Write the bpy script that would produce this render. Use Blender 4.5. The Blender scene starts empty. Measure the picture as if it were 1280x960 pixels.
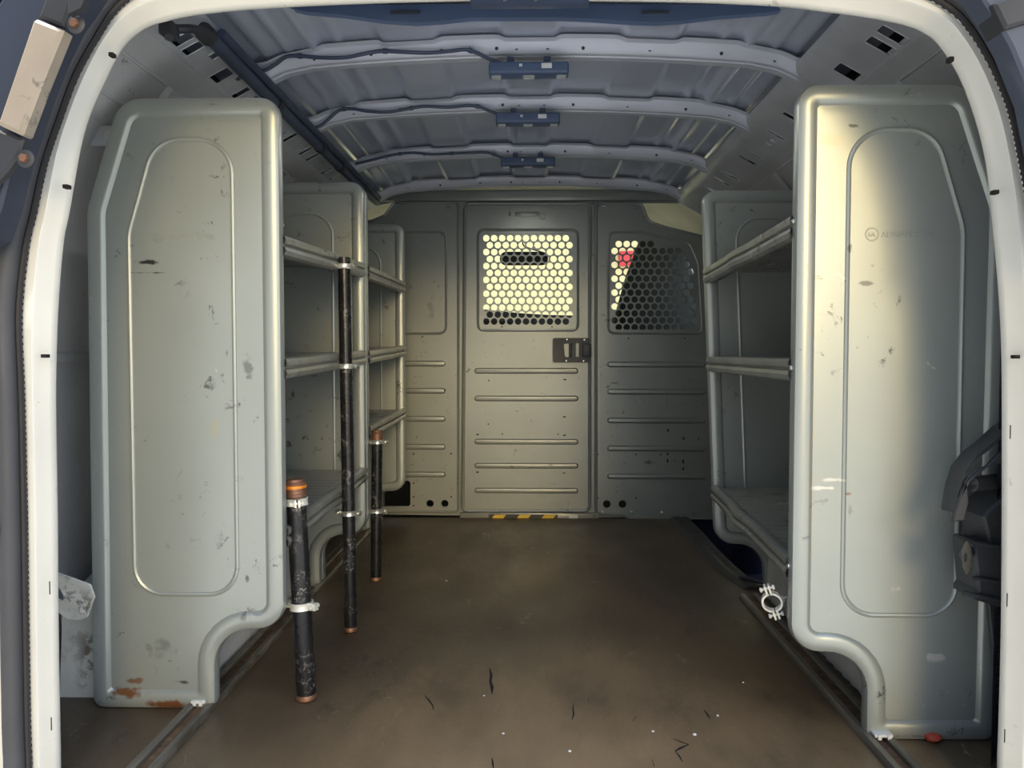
import bpy, bmesh, math, random
from mathutils import Vector, Matrix, noise
from mathutils.geometry import tessellate_polygon
random.seed(7)
PI = math.pi
S = bpy.context.scene
COL = S.collection

# ------------------------------------------------------------------ camera
CAMH = 0.68
VPX, VPY, FPX = 662.0, 442.0, 1000.0
yaw = math.atan((VPX - 640) / FPX)
pitch = -math.atan((480 - VPY) / FPX * math.cos(yaw))
cam_d = bpy.data.cameras.new('camera'); cam = bpy.data.objects.new('camera', cam_d); COL.objects.link(cam)
cam.location = (0, 0, CAMH)
cam.rotation_euler = (PI / 2 + pitch, 0, yaw)
cam_d.sensor_width = 36; cam_d.lens = FPX / 1280 * 36
cam_d.clip_start = 0.02
S.camera = cam
RM = cam.rotation_euler.to_matrix()

def P(px, py, Y):
    """world point at forward distance Y under a place seen in the photograph"""
    d = RM @ Vector(((px - 640) / FPX, -(py - 480) / FPX, -1))
    k = Y / d.y
    return Vector((d.x * k, Y, CAMH + d.z * k))

# ------------------------------------------------------------------ world, light, exposure
S.view_settings.view_transform = 'Standard'
S.view_settings.look = 'None'
S.view_settings.gamma = 1
S.view_settings.use_curve_mapping = False
S.view_settings.exposure = 0.12

def build_world():
    w = bpy.data.worlds.new('sky'); S.world = w; w.use_nodes = True
    nt = w.node_tree; N = nt.nodes; L = nt.links; N.clear()
    out = N.new('ShaderNodeOutputWorld'); bg = N.new('ShaderNodeBackground')
    tc = N.new('ShaderNodeTexCoord')
    sep = N.new('ShaderNodeSeparateXYZ'); L.new(tc.outputs['Generated'], sep.inputs[0])
    ramp = N.new('ShaderNodeValToRGB'); L.new(sep.outputs['Z'], ramp.inputs[0])
    e = ramp.color_ramp.elements
    e[0].position = 0.0; e[0].color = (0.80, 0.80, 0.74, 1)
    e[1].position = 0.9; e[1].color = (0.42, 0.60, 0.95, 1)
    m = ramp.color_ramp.elements.new(0.3); m.color = (0.66, 0.76, 0.92, 1)
    # warm glow added to the sky low behind right, for sheen on the right panel
    def math_(op, x, y):
        n = N.new('ShaderNodeMath'); n.operation = op
        for i, v in enumerate((x, y)):
            if hasattr(v, 'links'): L.new(v, n.inputs[i])
            else: n.inputs[i].default_value = v
        return n.outputs[0]
    def band(v, a, b, c, d):
        o = []
        for p, q in ((a, b), (d, c)):
            mr = N.new('ShaderNodeMapRange'); mr.interpolation_type = 'SMOOTHSTEP'; mr.inputs['From Min'].default_value = p; mr.inputs['From Max'].default_value = q
            L.new(v, mr.inputs['Value']); o.append(mr.outputs[0])
        return math_('MULTIPLY', o[0], o[1])
    back = math_('MAXIMUM', math_('MULTIPLY', sep.outputs['Y'], -1.0), 0.001)
    tx = math_('DIVIDE', sep.outputs['X'], back)
    fac = math_('MULTIPLY', band(tx, *GLOW_X), band(sep.outputs['Z'], *GLOW_Z))
    gm = N.new('ShaderNodeMix'); gm.data_type = 'RGBA'; gm.clamp_result = False
    gm.inputs['A'].default_value = (0, 0, 0, 1); gm.inputs['B'].default_value = (*GLOW_COL, 1); L.new(fac, gm.inputs['Factor']); g = gm.outputs['Result']
    add = N.new('ShaderNodeMix'); add.data_type = 'RGBA'; add.blend_type = 'ADD'; add.inputs['Factor'].default_value = 1
    add.clamp_result = False
    side = N.new('ShaderNodeMapRange'); side.inputs['From Min'].default_value = -.7; side.inputs['From Max'].default_value = .25; side.inputs['To Min'].default_value = .22
    L.new(sep.outputs['X'], side.inputs['Value'])
    dim = N.new('ShaderNodeVectorMath'); dim.operation = 'SCALE'; L.new(ramp.outputs[0], dim.inputs[0]); L.new(side.outputs[0], dim.inputs['Scale'])
    L.new(dim.outputs[0], add.inputs['A']); L.new(g, add.inputs['B'])
    L.new(add.outputs['Result'], bg.inputs[0]); bg.inputs[1].default_value = SKY_STRENGTH
    L.new(bg.outputs[0], out.inputs[0])
SKY_STRENGTH = 2.0
GLOW_X = (.0, .14, .30, .335); GLOW_Z = (.03, .085, .22, .40); GLOW_COL = (9.5, 7.0, 3.2)
build_world()
LAMP_W = 0.7

sun_d = bpy.data.lights.new('sun', 'SUN'); sun_d.energy = 4.6; sun_d.angle = math.radians(1.0); sun_d.color = (1, .94, .82)
sun = bpy.data.objects.new('sun', sun_d); COL.objects.link(sun)
sun.rotation_euler = Vector((0.9, -0.28, -1.5)).to_track_quat('-Z', 'Y').to_euler()   # high, from the left front of the van

# ------------------------------------------------------------------ materials
def srgb(r, g, b):
    f = lambda c: (c / 255 / 12.92) if c / 255 <= .04045 else ((c / 255 + .055) / 1.055) ** 2.4
    return (f(r), f(g), f(b), 1)

def mat(name, base, rough=.5, metal=0., var=.12, vscale=6., dark=None, darkcol=(.05, .05, .045, 1), white=None,
        whitecol=(.75, .74, .68, 1), bump=0., bscale=60., spots=(), wob=(38, .75, .9, .35), stretch=(1, 1, 1), spec=.5, coat=0., emit=None, speck=None, roughvar=.08):
    m = bpy.data.materials.new(name); m.use_nodes = True
    nt = m.node_tree; N = nt.nodes; L = nt.links
    b = N['Principled BSDF']
    b.inputs['Roughness'].default_value = rough; b.inputs['Metallic'].default_value = metal
    b.inputs['Specular IOR Level'].default_value = spec
    b.inputs['Coat Weight'].default_value = coat
    geo = N.new('ShaderNodeNewGeometry')
    mp = N.new('ShaderNodeMapping'); mp.inputs['Scale'].default_value = stretch; L.new(geo.outputs['Position'], mp.inputs[0])
    def noise_tex(scale, detail=4, rough_=.55, vec=None, dist=0.):
        n = N.new('ShaderNodeTexNoise'); n.inputs['Scale'].default_value = scale; n.inputs['Detail'].default_value = detail
        n.inputs['Roughness'].default_value = rough_; n.inputs['Distortion'].default_value = dist
        L.new(vec or mp.outputs[0], n.inputs['Vector']); return n.outputs['Fac']
    def mrange(v, a, c, lo=0., hi=1.):
        r = N.new('ShaderNodeMapRange'); r.inputs['From Min'].default_value = a; r.inputs['From Max'].default_value = c
        r.inputs['To Min'].default_value = lo; r.inputs['To Max'].default_value = hi; L.new(v, r.inputs['Value']); return r.outputs[0]
    def mixc(f, A, B):
        x = N.new('ShaderNodeMix'); x.data_type = 'RGBA'
        if hasattr(f, 'links'): L.new(f, x.inputs['Factor'])
        else: x.inputs['Factor'].default_value = f
        for k, v in (('A', A), ('B', B)):
            if isinstance(v, tuple): x.inputs[k].default_value = v
            else: L.new(v, x.inputs[k])
        return x.outputs['Result']
    def mul(a, c):
        x = N.new('ShaderNodeMath'); x.operation = 'MULTIPLY'
        for i, v in enumerate((a, c)):
            if hasattr(v, 'links'): L.new(v, x.inputs[i])
            else: x.inputs[i].default_value = v
        return x.outputs[0]
    lo = tuple(c * (1 - var) for c in base[:3]) + (1,); hi = tuple(min(1, c * (1 + var)) for c in base[:3]) + (1,)
    n1 = noise_tex(vscale, 3, .5)
    colr = mixc(mrange(n1, .25, .75), lo, hi)
    if dark:    # (amount threshold, scale)
        pat = noise_tex(dark[1], 8, .7, dist=.6); area = noise_tex(dark[1] * .18, 2)
        colr = mixc(mul(mul(mrange(pat, dark[0], dark[0] + .06), mrange(area, .48, .6)), .8), colr, darkcol)
    if white:
        pat = noise_tex(white[1], 8, .72, dist=1.2); area = noise_tex(white[1] * .15, 2)
        colr = mixc(mul(mul(mrange(pat, white[0], white[0] + .05), mrange(area, .5, .6)), .8), colr, whitecol)
    if speck:
        v = N.new('ShaderNodeTexVoronoi'); v.inputs['Scale'].default_value = speck[0]; L.new(mp.outputs[0], v.inputs['Vector'])
        area = noise_tex(3.5, 3)
        colr = mixc(mul(mrange(v.outputs['Distance'], speck[1], speck[1] * .6), mrange(area, .5, .62)), colr, whitecol)
    wobn = noise_tex(wob[0], 5, .6) if spots else None
    for (c, r, sc, amt) in spots:
        s1 = N.new('ShaderNodeVectorMath'); s1.operation = 'SUBTRACT'; L.new(geo.outputs['Position'], s1.inputs[0]); s1.inputs[1].default_value = c
        s2 = N.new('ShaderNodeVectorMath'); s2.operation = 'DIVIDE'; L.new(s1.outputs[0], s2.inputs[0]); s2.inputs[1].default_value = r
        s3 = N.new('ShaderNodeVectorMath'); s3.operation = 'LENGTH'; L.new(s2.outputs[0], s3.inputs[0])
        ad = N.new('ShaderNodeMath'); ad.operation = 'ADD'; L.new(s3.outputs['Value'], ad.inputs[0]); L.new(mrange(wobn, .3, .7, -wob[1], wob[1]), ad.inputs[1])
        colr = mixc(mul(mrange(ad.outputs[0], wob[2], wob[3]), amt), colr, sc)
    L.new(colr, b.inputs['Base Color'])
    rn = noise_tex(vscale * 2.2, 3, .5)
    L.new(mrange(rn, .2, .8, max(.03, rough - roughvar), min(1, rough + roughvar)), b.inputs['Roughness'])
    if bump:
        bn = noise_tex(bscale, 4)
        bp = N.new('ShaderNodeBump'); bp.inputs['Strength'].default_value = bump; bp.inputs['Distance'].default_value = .004
        L.new(bn, bp.inputs['Height']); L.new(bp.outputs[0], b.inputs['Normal'])
    if emit:
        b.inputs['Emission Color'].default_value = emit[0]; b.inputs['Emission Strength'].default_value = emit[1]
    return m

def glassmat(name, col, rough=0.):
    m = bpy.data.materials.new(name); m.use_nodes = True
    nt = m.node_tree; N = nt.nodes; L = nt.links; N.clear()
    out = N.new('ShaderNodeOutputMaterial'); tr = N.new('ShaderNodeBsdfTransparent'); gl = N.new('ShaderNodeBsdfGlossy')
    tr.inputs[0].default_value = col; gl.inputs['Roughness'].default_value = rough
    mx = N.new('ShaderNodeMixShader'); mx.inputs[0].default_value = .05
    L.new(tr.outputs[0], mx.inputs[1]); L.new(gl.outputs[0], mx.inputs[2]); L.new(mx.outputs[0], out.inputs[0])
    return m

RUST = (.22, .09, .035, 1); SCUFF = (.035, .035, .033, 1); TAN = (.42, .36, .26, 1); PALE = (.70, .69, .62, 1)
def spx(px, py, Y, rx, rz, c, a=1.): return (tuple(P(px, py, Y)), (rx, .25, rz), c, a)
M = {}
M['panel'] = mat('grey_green_enamel', (.37, .395, .365, 1), .31, .38, .07, 3., roughvar=.02, dark=(.60, 30), white=(.66, 34), spots=[
    spx(182, 328, 1.497, .020, .005, SCUFF), spx(184, 341, 1.497, .03, .0016, SCUFF, .8), spx(284, 443, 1.497, .004, .014, SCUFF, .8),
    spx(310, 460, 1.497, .009, .026, SCUFF, .5), spx(214, 826, 1.497, .010, .006, SCUFF, .6), spx(228, 852, 1.497, .020, .006, SCUFF, .9),
    spx(156, 865, 1.497, .034, .012, RUST, 1.), spx(212, 879, 1.497, .040, .009, RUST, 1.), spx(165, 851, 1.497, .020, .006, RUST, .8), spx(1143, 918, 1.402, .05, .004, SCUFF, .4), spx(1012, 300, 1.402, .008, .25, TAN, .35), spx(1012, 600, 1.402, .010, .25, TAN, .3), spx(200, 810, 1.497, .03, .02, SCUFF, .35),
    spx(308, 722, 1.497, .006, .010, SCUFF, .9), spx(268, 536, 1.497, .010, .020, (.42, .38, .25, 1), .5),
    spx(1083, 354, 1.402, .014, .004, SCUFF, .6), spx(1062, 311, 1.402, .004, .012, SCUFF, .6), spx(1065, 157, 1.402, .012, .004, SCUFF, .7),
    spx(1168, 822, 1.402, .020, .008, PALE, .8), spx(1035, 610, 1.402, .030, .004, PALE, .9), spx(1040, 600, 1.402, .02, .004, PALE, .8),
    spx(1060, 617, 1.402, .012, .003, RUST, .7), spx(1122, 736, 1.402, .010, .010, PALE, .7), spx(1040, 175, 1.402, .04, .012, TAN, .5)])
M['shelf'] = mat('worn_grey_shelf_steel', (.33, .335, .31, 1), .38, .45, .2, 8., dark=(.55, 26), white=(.58, 30), bump=.08, bscale=18)
M['bulk'] = mat('partition_enamel', (.29, .305, .285, 1), .32, .42, .10, 3.5, roughvar=.03, dark=(.60, 40), white=(.66, 38), bump=.05, bscale=5, spots=[
    spx(540, 385, 3.3, .02, .06, SCUFF, .3), spx(808, 578, 3.3, .03, .012, SCUFF, .6), spx(790, 490, 3.3, .05, .03, (.22, .22, .2, 1), .4),
    spx(637, 266, 3.3, .006, .015, SCUFF, .8)])
M['white'] = mat('cream_white_body_paint', (.76, .735, .65, 1), .35, 0, .05, 5., dark=(.62, 40), darkcol=(.2, .17, .12, 1), coat=.3)
M['whitedirty'] = mat('dirty_white_sheet_metal', (.72, .70, .63, 1), .55, 0, .15, 10., dark=(.50, 30), darkcol=(.10, .075, .05, 1), bump=.3, bscale=40)
M['wall'] = mat('grey_primer_wall', (.50, .51, .52, 1), .45, .05, .10, 5., dark=(.62, 40), white=(.64, 40))
M['ceil'] = mat('flare_tinted_roof_paint', (.62, .68, .82, 1), .21, .25, .06, 3., roughvar=.03)  # whitish roof paint with the blue lens flare mixed into its colour
M['bow'] = mat('flare_tinted_roof_bow_paint', (.66, .69, .78, 1), .38, .10, .06, 6.)  # bows carry the same bluish flare tint in their base colour
M['rail'] = mat('galvanised_rail', (.58, .60, .64, 1), .40, .25, .12, 10., dark=(.62, 50))
M['navy'] = mat('navy_plastic', (.055, .075, .13, 1), .45, 0, .1, 8.)
M['shell'] = mat('dark_navy_door_and_cavity_shade', (.03, .038, .062, 1), .5)  # door edge colour, also the painted shade behind the rail slots
M['steelblue'] = mat('steel_blue_plastic', (.085, .125, .22, 1), .45, 0, .1, 8.)
M['black'] = mat('black_rubber', (.035, .037, .042, 1), .5, 0, .15, 12., white=(.66, 50), whitecol=(.16, .16, .16, 1))
M['seal'] = mat('weatherstrip_rubber', (.06, .06, .064, 1), .55, 0, .12, 8., white=(.66, 30), whitecol=(.2, .2, .21, 1))
M['seallip'] = mat('weatherstrip_lip', (.025, .022, .022, 1), .7)
M['pipe'] = mat('scratched_black_pipe', (.022, .022, .024, 1), .28, .4, .3, 20., white=(.54, 90), whitecol=(.25, .235, .21, 1), bump=.15, bscale=70)
M['copper'] = mat('rusty_copper_thread', (.26, .135, .085, 1), .5, .6, .3, 40., bump=.3, bscale=120)
M['orange'] = mat('orange_collar', (.85, .28, .03, 1), .35, .3, .2, 30.)
M['zinc'] = mat('zinc_clamp', (.72, .72, .68, 1), .28, .85, .15, 30., dark=(.6, 60), darkcol=(.2, .2, .18, 1))
M['zincwhite'] = mat('paint_splashed_clamp', (.78, .77, .70, 1), .4, .3, .12, 40., dark=(.58, 60), darkcol=(.15, .14, .12, 1), bump=.3, bscale=120)
M['track'] = mat('dirty_steel_track', (.20, .18, .145, 1), .45, .5, .35, 25., dark=(.48, 40), darkcol=(.07, .05, .035, 1), stretch=(1, .25, 1))
M['channel'] = mat('rusty_track_channel', (.16, .095, .05, 1), .8, 0, .5, 40., dark=(.5, 60), bump=.5)
M['amber'] = mat('amber_mark', (.75, .50, .05, 1), .5)
M['label'] = mat('white_label', (.75, .75, .72, 1), .6)
M['latch'] = mat('black_latch_plastic', (.03, .032, .038, 1), .42)
M['tan'] = mat('tan_bumper_pad', (.36, .30, .23, 1), .5, 0, .1, 20., dark=(.58, 50))
M['cream'] = mat('cream_headliner', (.86, .82, .60, 1), .8)
M['dash'] = mat('dark_dashboard', (.03, .03, .032, 1), .6)
M['seat'] = mat('charcoal_seat_cloth', (.05, .058, .055, 1), .85, bump=.3, bscale=200)
M['yellowwall'] = mat('pale_yellow_render', (.80, .76, .45, 1), .9, 0, .06, 1.2)
M['red'] = mat('red_sign_paint', (.70, .06, .08, 1), .6)
M['asphalt'] = mat('light_concrete', (.56, .54, .50, 1), .9, 0, .1, 1.5, bump=.3)
M['redplastic'] = mat('red_scrap', (.50, .08, .04, 1), .5)
M['debris'] = mat('chalk_white_debris', (.8, .8, .76, 1), .7)
M['crack'] = mat('dark_gouge', (.012, .009, .006, 1), .9)
M['lens'] = mat('clear_led_lens', (.30, .34, .36, 1), .2, emit=((.95, 1, .92, 1), .05))
M['void'] = mat('navy_step_well', (.012, .016, .05, 1), .8)
M['mat'] = mat('black_ribbed_mat', (.045, .042, .036, 1), .55, 0, .2, 20.)
M['teal'] = mat('teal_glass_tint', (.02, .12, .13, 1), .2)
M['glass'] = glassmat('windscreen_glass', (.93, .97, .93, 1))
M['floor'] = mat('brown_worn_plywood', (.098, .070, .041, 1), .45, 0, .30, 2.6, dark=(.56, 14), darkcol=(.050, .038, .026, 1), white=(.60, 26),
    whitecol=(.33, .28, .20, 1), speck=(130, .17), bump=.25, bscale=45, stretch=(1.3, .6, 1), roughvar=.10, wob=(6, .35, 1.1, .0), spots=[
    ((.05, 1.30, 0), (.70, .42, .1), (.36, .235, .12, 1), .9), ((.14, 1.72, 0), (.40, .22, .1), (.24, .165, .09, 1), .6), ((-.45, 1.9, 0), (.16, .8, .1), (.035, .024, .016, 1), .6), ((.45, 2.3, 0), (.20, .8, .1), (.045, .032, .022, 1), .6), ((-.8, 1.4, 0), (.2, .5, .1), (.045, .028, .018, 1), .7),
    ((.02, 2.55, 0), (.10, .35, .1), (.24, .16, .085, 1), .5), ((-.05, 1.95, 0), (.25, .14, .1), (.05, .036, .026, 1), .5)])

# ------------------------------------------------------------------ mesh builder
ORG = {}
class MB:
    def __init__(s): s.V = []; s.F = []
    def add(s, V, F):
        o = len(s.V); s.V += [Vector(v) for v in V]; s.F += [tuple(i + o for i in f) for f in F]; return s
    def box(s, x0, x1, y0, y1, z0, z1, bev=0., seg=2, rot=None):
        bm = bmesh.new(); bmesh.ops.create_cube(bm, size=1)
        c = Vector(((x0 + x1) / 2, (y0 + y1) / 2, (z0 + z1) / 2)); d = Vector((abs(x1 - x0), abs(y1 - y0), abs(z1 - z0)))
        for v in bm.verts: v.co = Vector((v.co.x * d.x, v.co.y * d.y, v.co.z * d.z))
        if bev: bmesh.ops.bevel(bm, geom=bm.edges[:], offset=min(bev, min(d) * .45), segments=seg, profile=.5, affect='EDGES')
        R = rot.to_matrix() if rot else Matrix.Identity(3)
        bm.verts.ensure_lookup_table()
        s.add([R @ v.co + c for v in bm.verts], [[v.index for v in f.verts] for f in bm.faces]); bm.free(); return s
    def loft(s, rings, closed=True, cap0=False, cap1=False, wrap=False):
        n = len(rings[0]); V = [p for r in rings for p in r]; F = []
        R = len(rings)
        for i in range(R if wrap else R - 1):
            a = i * n; b = ((i + 1) % R) * n
            for j in range(n if closed else n - 1):
                k = (j + 1) % n; F.append((a + j, a + k, b + k, b + j))
        o = len(s.V); s.add(V, F)
        for flag, base in ((cap0, 0), (cap1, (R - 1) * n)):
            if flag:
                ring = rings[0] if base == 0 else rings[-1]
                for t in tessellate_polygon([[Vector(p) for p in ring]]): s.F.append(tuple(o + base + q for q in t))
        return s
    def tube(s, path, r, n=10, closed=False, flat=None, caps=True):
        path = [Vector(p) for p in path]; m = len(path); rings = []; up = None
        for i, p in enumerate(path):
            if closed: t = (path[(i + 1) % m] - path[i - 1])
            else: t = path[min(i + 1, m - 1)] - path[max(i - 1, 0)]
            t.normalize()
            if up is None: up = Vector((0, 0, 1)) if abs(t.z) < .9 else Vector((0, 1, 0))
            sx = t.cross(up)
            if sx.length < 1e-5: sx = t.cross(Vector((1, 0, 0)))
            sx.normalize(); u2 = sx.cross(t).normalized(); up = u2
            rr = r[i] if isinstance(r, (list, tuple)) else r
            rings.append([p + sx * math.cos(2 * PI * k / n) * rr + u2 * math.sin(2 * PI * k / n) * rr for k in range(n)])
        if flat:
            rings = [[Vector((q.x, flat[0] + (q.y - flat[0]) * flat[1], q.z)) for q in r_] for r_ in rings]
        return s.loft(rings, True, caps and not closed, caps and not closed, wrap=closed)
    def plate(s, outline, holes, t0, t1, f):
        """flat sheet with holes: outline and holes in 2-D, thickness t0..t1, f(a,b,t) gives the world point"""
        loops = [outline] + list(holes)
        tri = tessellate_polygon([[Vector((a, b, 0)) for a, b in lp] for lp in loops])
        flat = [q for lp in loops for q in lp]; n = len(flat)
        V = [f(a, b, t0) for a, b in flat] + [f(a, b, t1) for a, b in flat]
        F = [tuple(t) for t in tri] + [tuple(n + q for q in reversed(t)) for t in tri]
        o = 0
        for lp in loops:
            m = len(lp)
            for j in range(m): k = (j + 1) % m; F.append((o + j, o + k, n + o + k, n + o + j))
            o += m
        return s.add(V, F)
    def disc(s, c, r, h, axis=Vector((0, -1, 0)), n=12, dome=0.):
        c = Vector(c); axis = Vector(axis).normalized(); a = axis.orthogonal().normalized(); b = axis.cross(a)
        ring = lambda rr, hh: [c + a * math.cos(2 * PI * k / n) * rr + b * math.sin(2 * PI * k / n) * rr + axis * hh for k in range(n)]
        rs = [ring(r, 0), ring(r, h * .7), ring(r * .8, h)]
        if dome: rs.append(ring(r * .4, h + dome))
        return s.loft(rs, True, True, True)
    def text(s, txt, size, org, depth=.001):
        cu = bpy.data.curves.new('t', 'FONT'); cu.body = txt; cu.size = size; cu.extrude = depth; cu.align_x = 'LEFT'
        ob = bpy.data.objects.new('t', cu); COL.objects.link(ob); bpy.context.view_layer.update()
        me = ob.to_mesh()
        V = [Vector((v.co.x, -v.co.z, v.co.y)) + Vector(org) for v in me.vertices]; F = [tuple(p.vertices) for p in me.polygons]
        ob.to_mesh_clear(); s.add(V, F); bpy.data.objects.remove(ob); bpy.data.curves.remove(cu); return s
    def build(s, name, m, parent=None, label=None, cat=None, group=None, kind=None, ang=35, jitter=0.):
        if parent is not None: org = ORG[parent.name]
        else:
            xs = [v.x for v in s.V]; ys = [v.y for v in s.V]; zs = [v.z for v in s.V]
            org = Vector(((min(xs) + max(xs)) / 2, (min(ys) + max(ys)) / 2, min(zs)))
        me = bpy.data.meshes.new(name)
        me.from_pydata([tuple(v - org) for v in s.V], [], s.F); me.validate(); me.update()
        bm = bmesh.new(); bm.from_mesh(me); bmesh.ops.recalc_face_normals(bm, faces=bm.faces[:]); bm.to_mesh(me); bm.free()
        me.materials.append(M[m] if isinstance(m, str) else m)
        for p in me.polygons: p.use_smooth = True
        me.set_sharp_from_angle(angle=math.radians(ang))
        o = bpy.data.objects.new(name, me); COL.objects.link(o)
        if parent is not None: o.parent = parent
        else: o.location = org
        ORG[o.name] = org.copy()
        tag(o, label, cat, group, kind); return o

def loose(mb, name, m, parent, **k):
    par = list(range(len(mb.V)))
    def find(i):
        while par[i] != i: par[i] = par[par[i]]; i = par[i]
        return i
    for f in mb.F:
        for q in f[1:]: par[find(q)] = find(f[0])
    gr = {}
    for f in mb.F: gr.setdefault(find(f[0]), []).append(f)
    for fs in gr.values():
        ids = sorted({i for f in fs for i in f}); mp = {i: j for j, i in enumerate(ids)}
        c = MB(); c.add([mb.V[i] for i in ids], [[mp[i] for i in f] for f in fs]); c.build(name, m, parent, **k)
def tag(o, label=None, cat=None, group=None, kind=None):
    for k, v in (('label', label), ('category', cat), ('group', group), ('kind', kind)):
        if v: o[k] = v
def thing(name, loc, label, cat, group=None, kind=None):
    o = bpy.data.objects.new(name, None); COL.objects.link(o); o.location = loc; o.empty_display_size = .05
    ORG[o.name] = Vector(loc); tag(o, label, cat, group, kind); return o

def rpoly(pts, n=6):
    """closed polygon with rounded corners; pts = (x, y, radius)"""
    out = []; m = len(pts)
    for i in range(m):
        p = Vector(pts[i][:2]); a = Vector(pts[i - 1][:2]); b = Vector(pts[(i + 1) % m][:2]); r = pts[i][2]
        if r <= 0: out.append((p.x, p.y)); continue
        d1 = (a - p).normalized(); d2 = (b - p).normalized(); ang = d1.angle(d2); t = r / math.tan(ang / 2)
        s0 = p + d1 * t; c = p + (d1 + d2).normalized() * (r / math.sin(ang / 2)); s1 = p + d2 * t
        a0 = math.atan2(s0.y - c.y, s0.x - c.x); a1 = math.atan2(s1.y - c.y, s1.x - c.x)
        da = (a1 - a0 + PI) % (2 * PI) - PI
        for k in range(n + 1):
            q = a0 + da * k / n; out.append((c.x + r * math.cos(q), c.y + r * math.sin(q)))
    return out
def densify(pts, step):
    out = []
    for i in range(len(pts)):
        a = Vector(pts[i]); b = Vector(pts[(i + 1) % len(pts)]); k = max(1, int((b - a).length / step))
        for j in range(k): q = a.lerp(b, j / k); out.append((q.x, q.y))
    return out
def inset(pts, d):
    m = len(pts); area = sum(pts[i][0] * pts[(i + 1) % m][1] - pts[(i + 1) % m][0] * pts[i][1] for i in range(m)); sg = 1 if area > 0 else -1
    out = []
    for i in range(m):
        a = Vector(pts[i - 1]); p = Vector(pts[i]); b = Vector(pts[(i + 1) % m])
        n1 = Vector((-(p - a).y, (p - a).x)).normalized(); n2 = Vector((-(b - p).y, (b - p).x)).normalized()
        n = (n1 + n2); n.normalize(); k = 1 / max(.6, n.dot(n1)); out.append((p.x + n.x * d * sg * k, p.y + n.y * d * sg * k))
    return out
def circle(cx, cy, r, n=16): return [(cx + r * math.cos(2 * PI * k / n), cy + r * math.sin(2 * PI * k / n)) for k in range(n)]
def rrect(x0, x1, y0, y1, r, n=5): return rpoly([(x0, y0, r), (x1, y0, r), (x1, y1, r), (x0, y1, r)], n)
def smooth_path(pts, n=6):
    """Catmull-Rom through the points"""
    pts = [Vector(p) for p in pts]; out = []
    for i in range(len(pts) - 1):
        p0 = pts[max(i - 1, 0)]; p1 = pts[i]; p2 = pts[i + 1]; p3 = pts[min(i + 2, len(pts) - 1)]
        for k in range(n):
            t = k / n
            out.append(.5 * ((2 * p1) + (p2 - p0) * t + (2 * p0 - 5 * p1 + 4 * p2 - p3) * t * t + (3 * p1 - p0 - 3 * p2 + p3) * t ** 3))
    out.append(pts[-1]); return out

# ================================================================== STRUCTURE
Y0, YB = 1.16, 3.30
# floor (plywood), cut back on the right for the step well of the side door
fl = MB()
out = [(-.943, Y0), (.943, Y0), (.943, 2.34), (.70, 2.34), (.655, 2.42), (.655, YB - .01), (-.943, YB - .01)]
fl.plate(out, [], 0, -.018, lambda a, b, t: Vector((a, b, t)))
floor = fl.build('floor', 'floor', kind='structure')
# step well
sw = MB()
sw.box(.66, .98, 2.345, 3.34, -.26, -.24); sw.box(.652, .66, 2.345, 3.34, -.26, -.019); sw.box(.66, .98, 2.335, 2.345, -.26, -.019); sw.box(.66, .98, 3.33, 3.34, -.26, .03)
sw.build('trim_1', 'void', kind='structure')
# underbody so no daylight leaks up
MB().box(-.984, .984, Y0, 5.2, -.33, -.29).build('trim_2', 'void', kind='structure')

# gouges in the plywood (thin splintered slits)
def gouge(pts, w):
    mb = MB(); P3 = [P(x, y, CAMH / max((y - VPY) / FPX, .01)) for x, y in pts]
    P3 = [Vector((p.x, p.y, .0006)) for p in P3]; L_ = []; R_ = []
    for i, p in enumerate(P3):
        t = (P3[min(i + 1, len(P3) - 1)] - P3[max(i - 1, 0)]).normalized(); nrm = Vector((-t.y, t.x, 0)); ww = w * (0.25 if i in (0, len(P3) - 1) else random.uniform(.7, 1.2))
        L_.append(p + nrm * ww); R_.append(p - nrm * ww)
    lo = [Vector((q.x, q.y, -.0004)) for q in reversed(R_)] ; poly = L_ + list(reversed(R_))
    mb.plate([(q.x, q.y) for q in poly], [], -.0005, .0006, lambda a, b, t: Vector((a, b, t)))
    mb.build('gouge', 'crack', floor)
gouge([(612, 841), (614, 850), (613, 858), (615, 866), (615, 874)], .0035)
gouge([(717 - 560 + 560, 886), (716, 893), (717, 899), (715, 907)], .0018)
gouge([(736, 878), (735, 885)], .0012); gouge([(795, 901), (791, 908)], .0015)
gouge([(880, 892), (884, 898), (888, 904)], .002)
gouge([(842, 930), (852, 934), (861, 937)], .0018); gouge([(861, 937), (850, 942), (844, 946)], .0024); gouge([(844, 946), (849, 952), (853, 959)], .0018)
gouge([(531, 877), (536, 883), (541, 890), (542, 896)], .0016)
gouge([(615, 957), (616, 964), (617, 972)], .002); gouge([(815, 957), (818, 966)], .0015)

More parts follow.
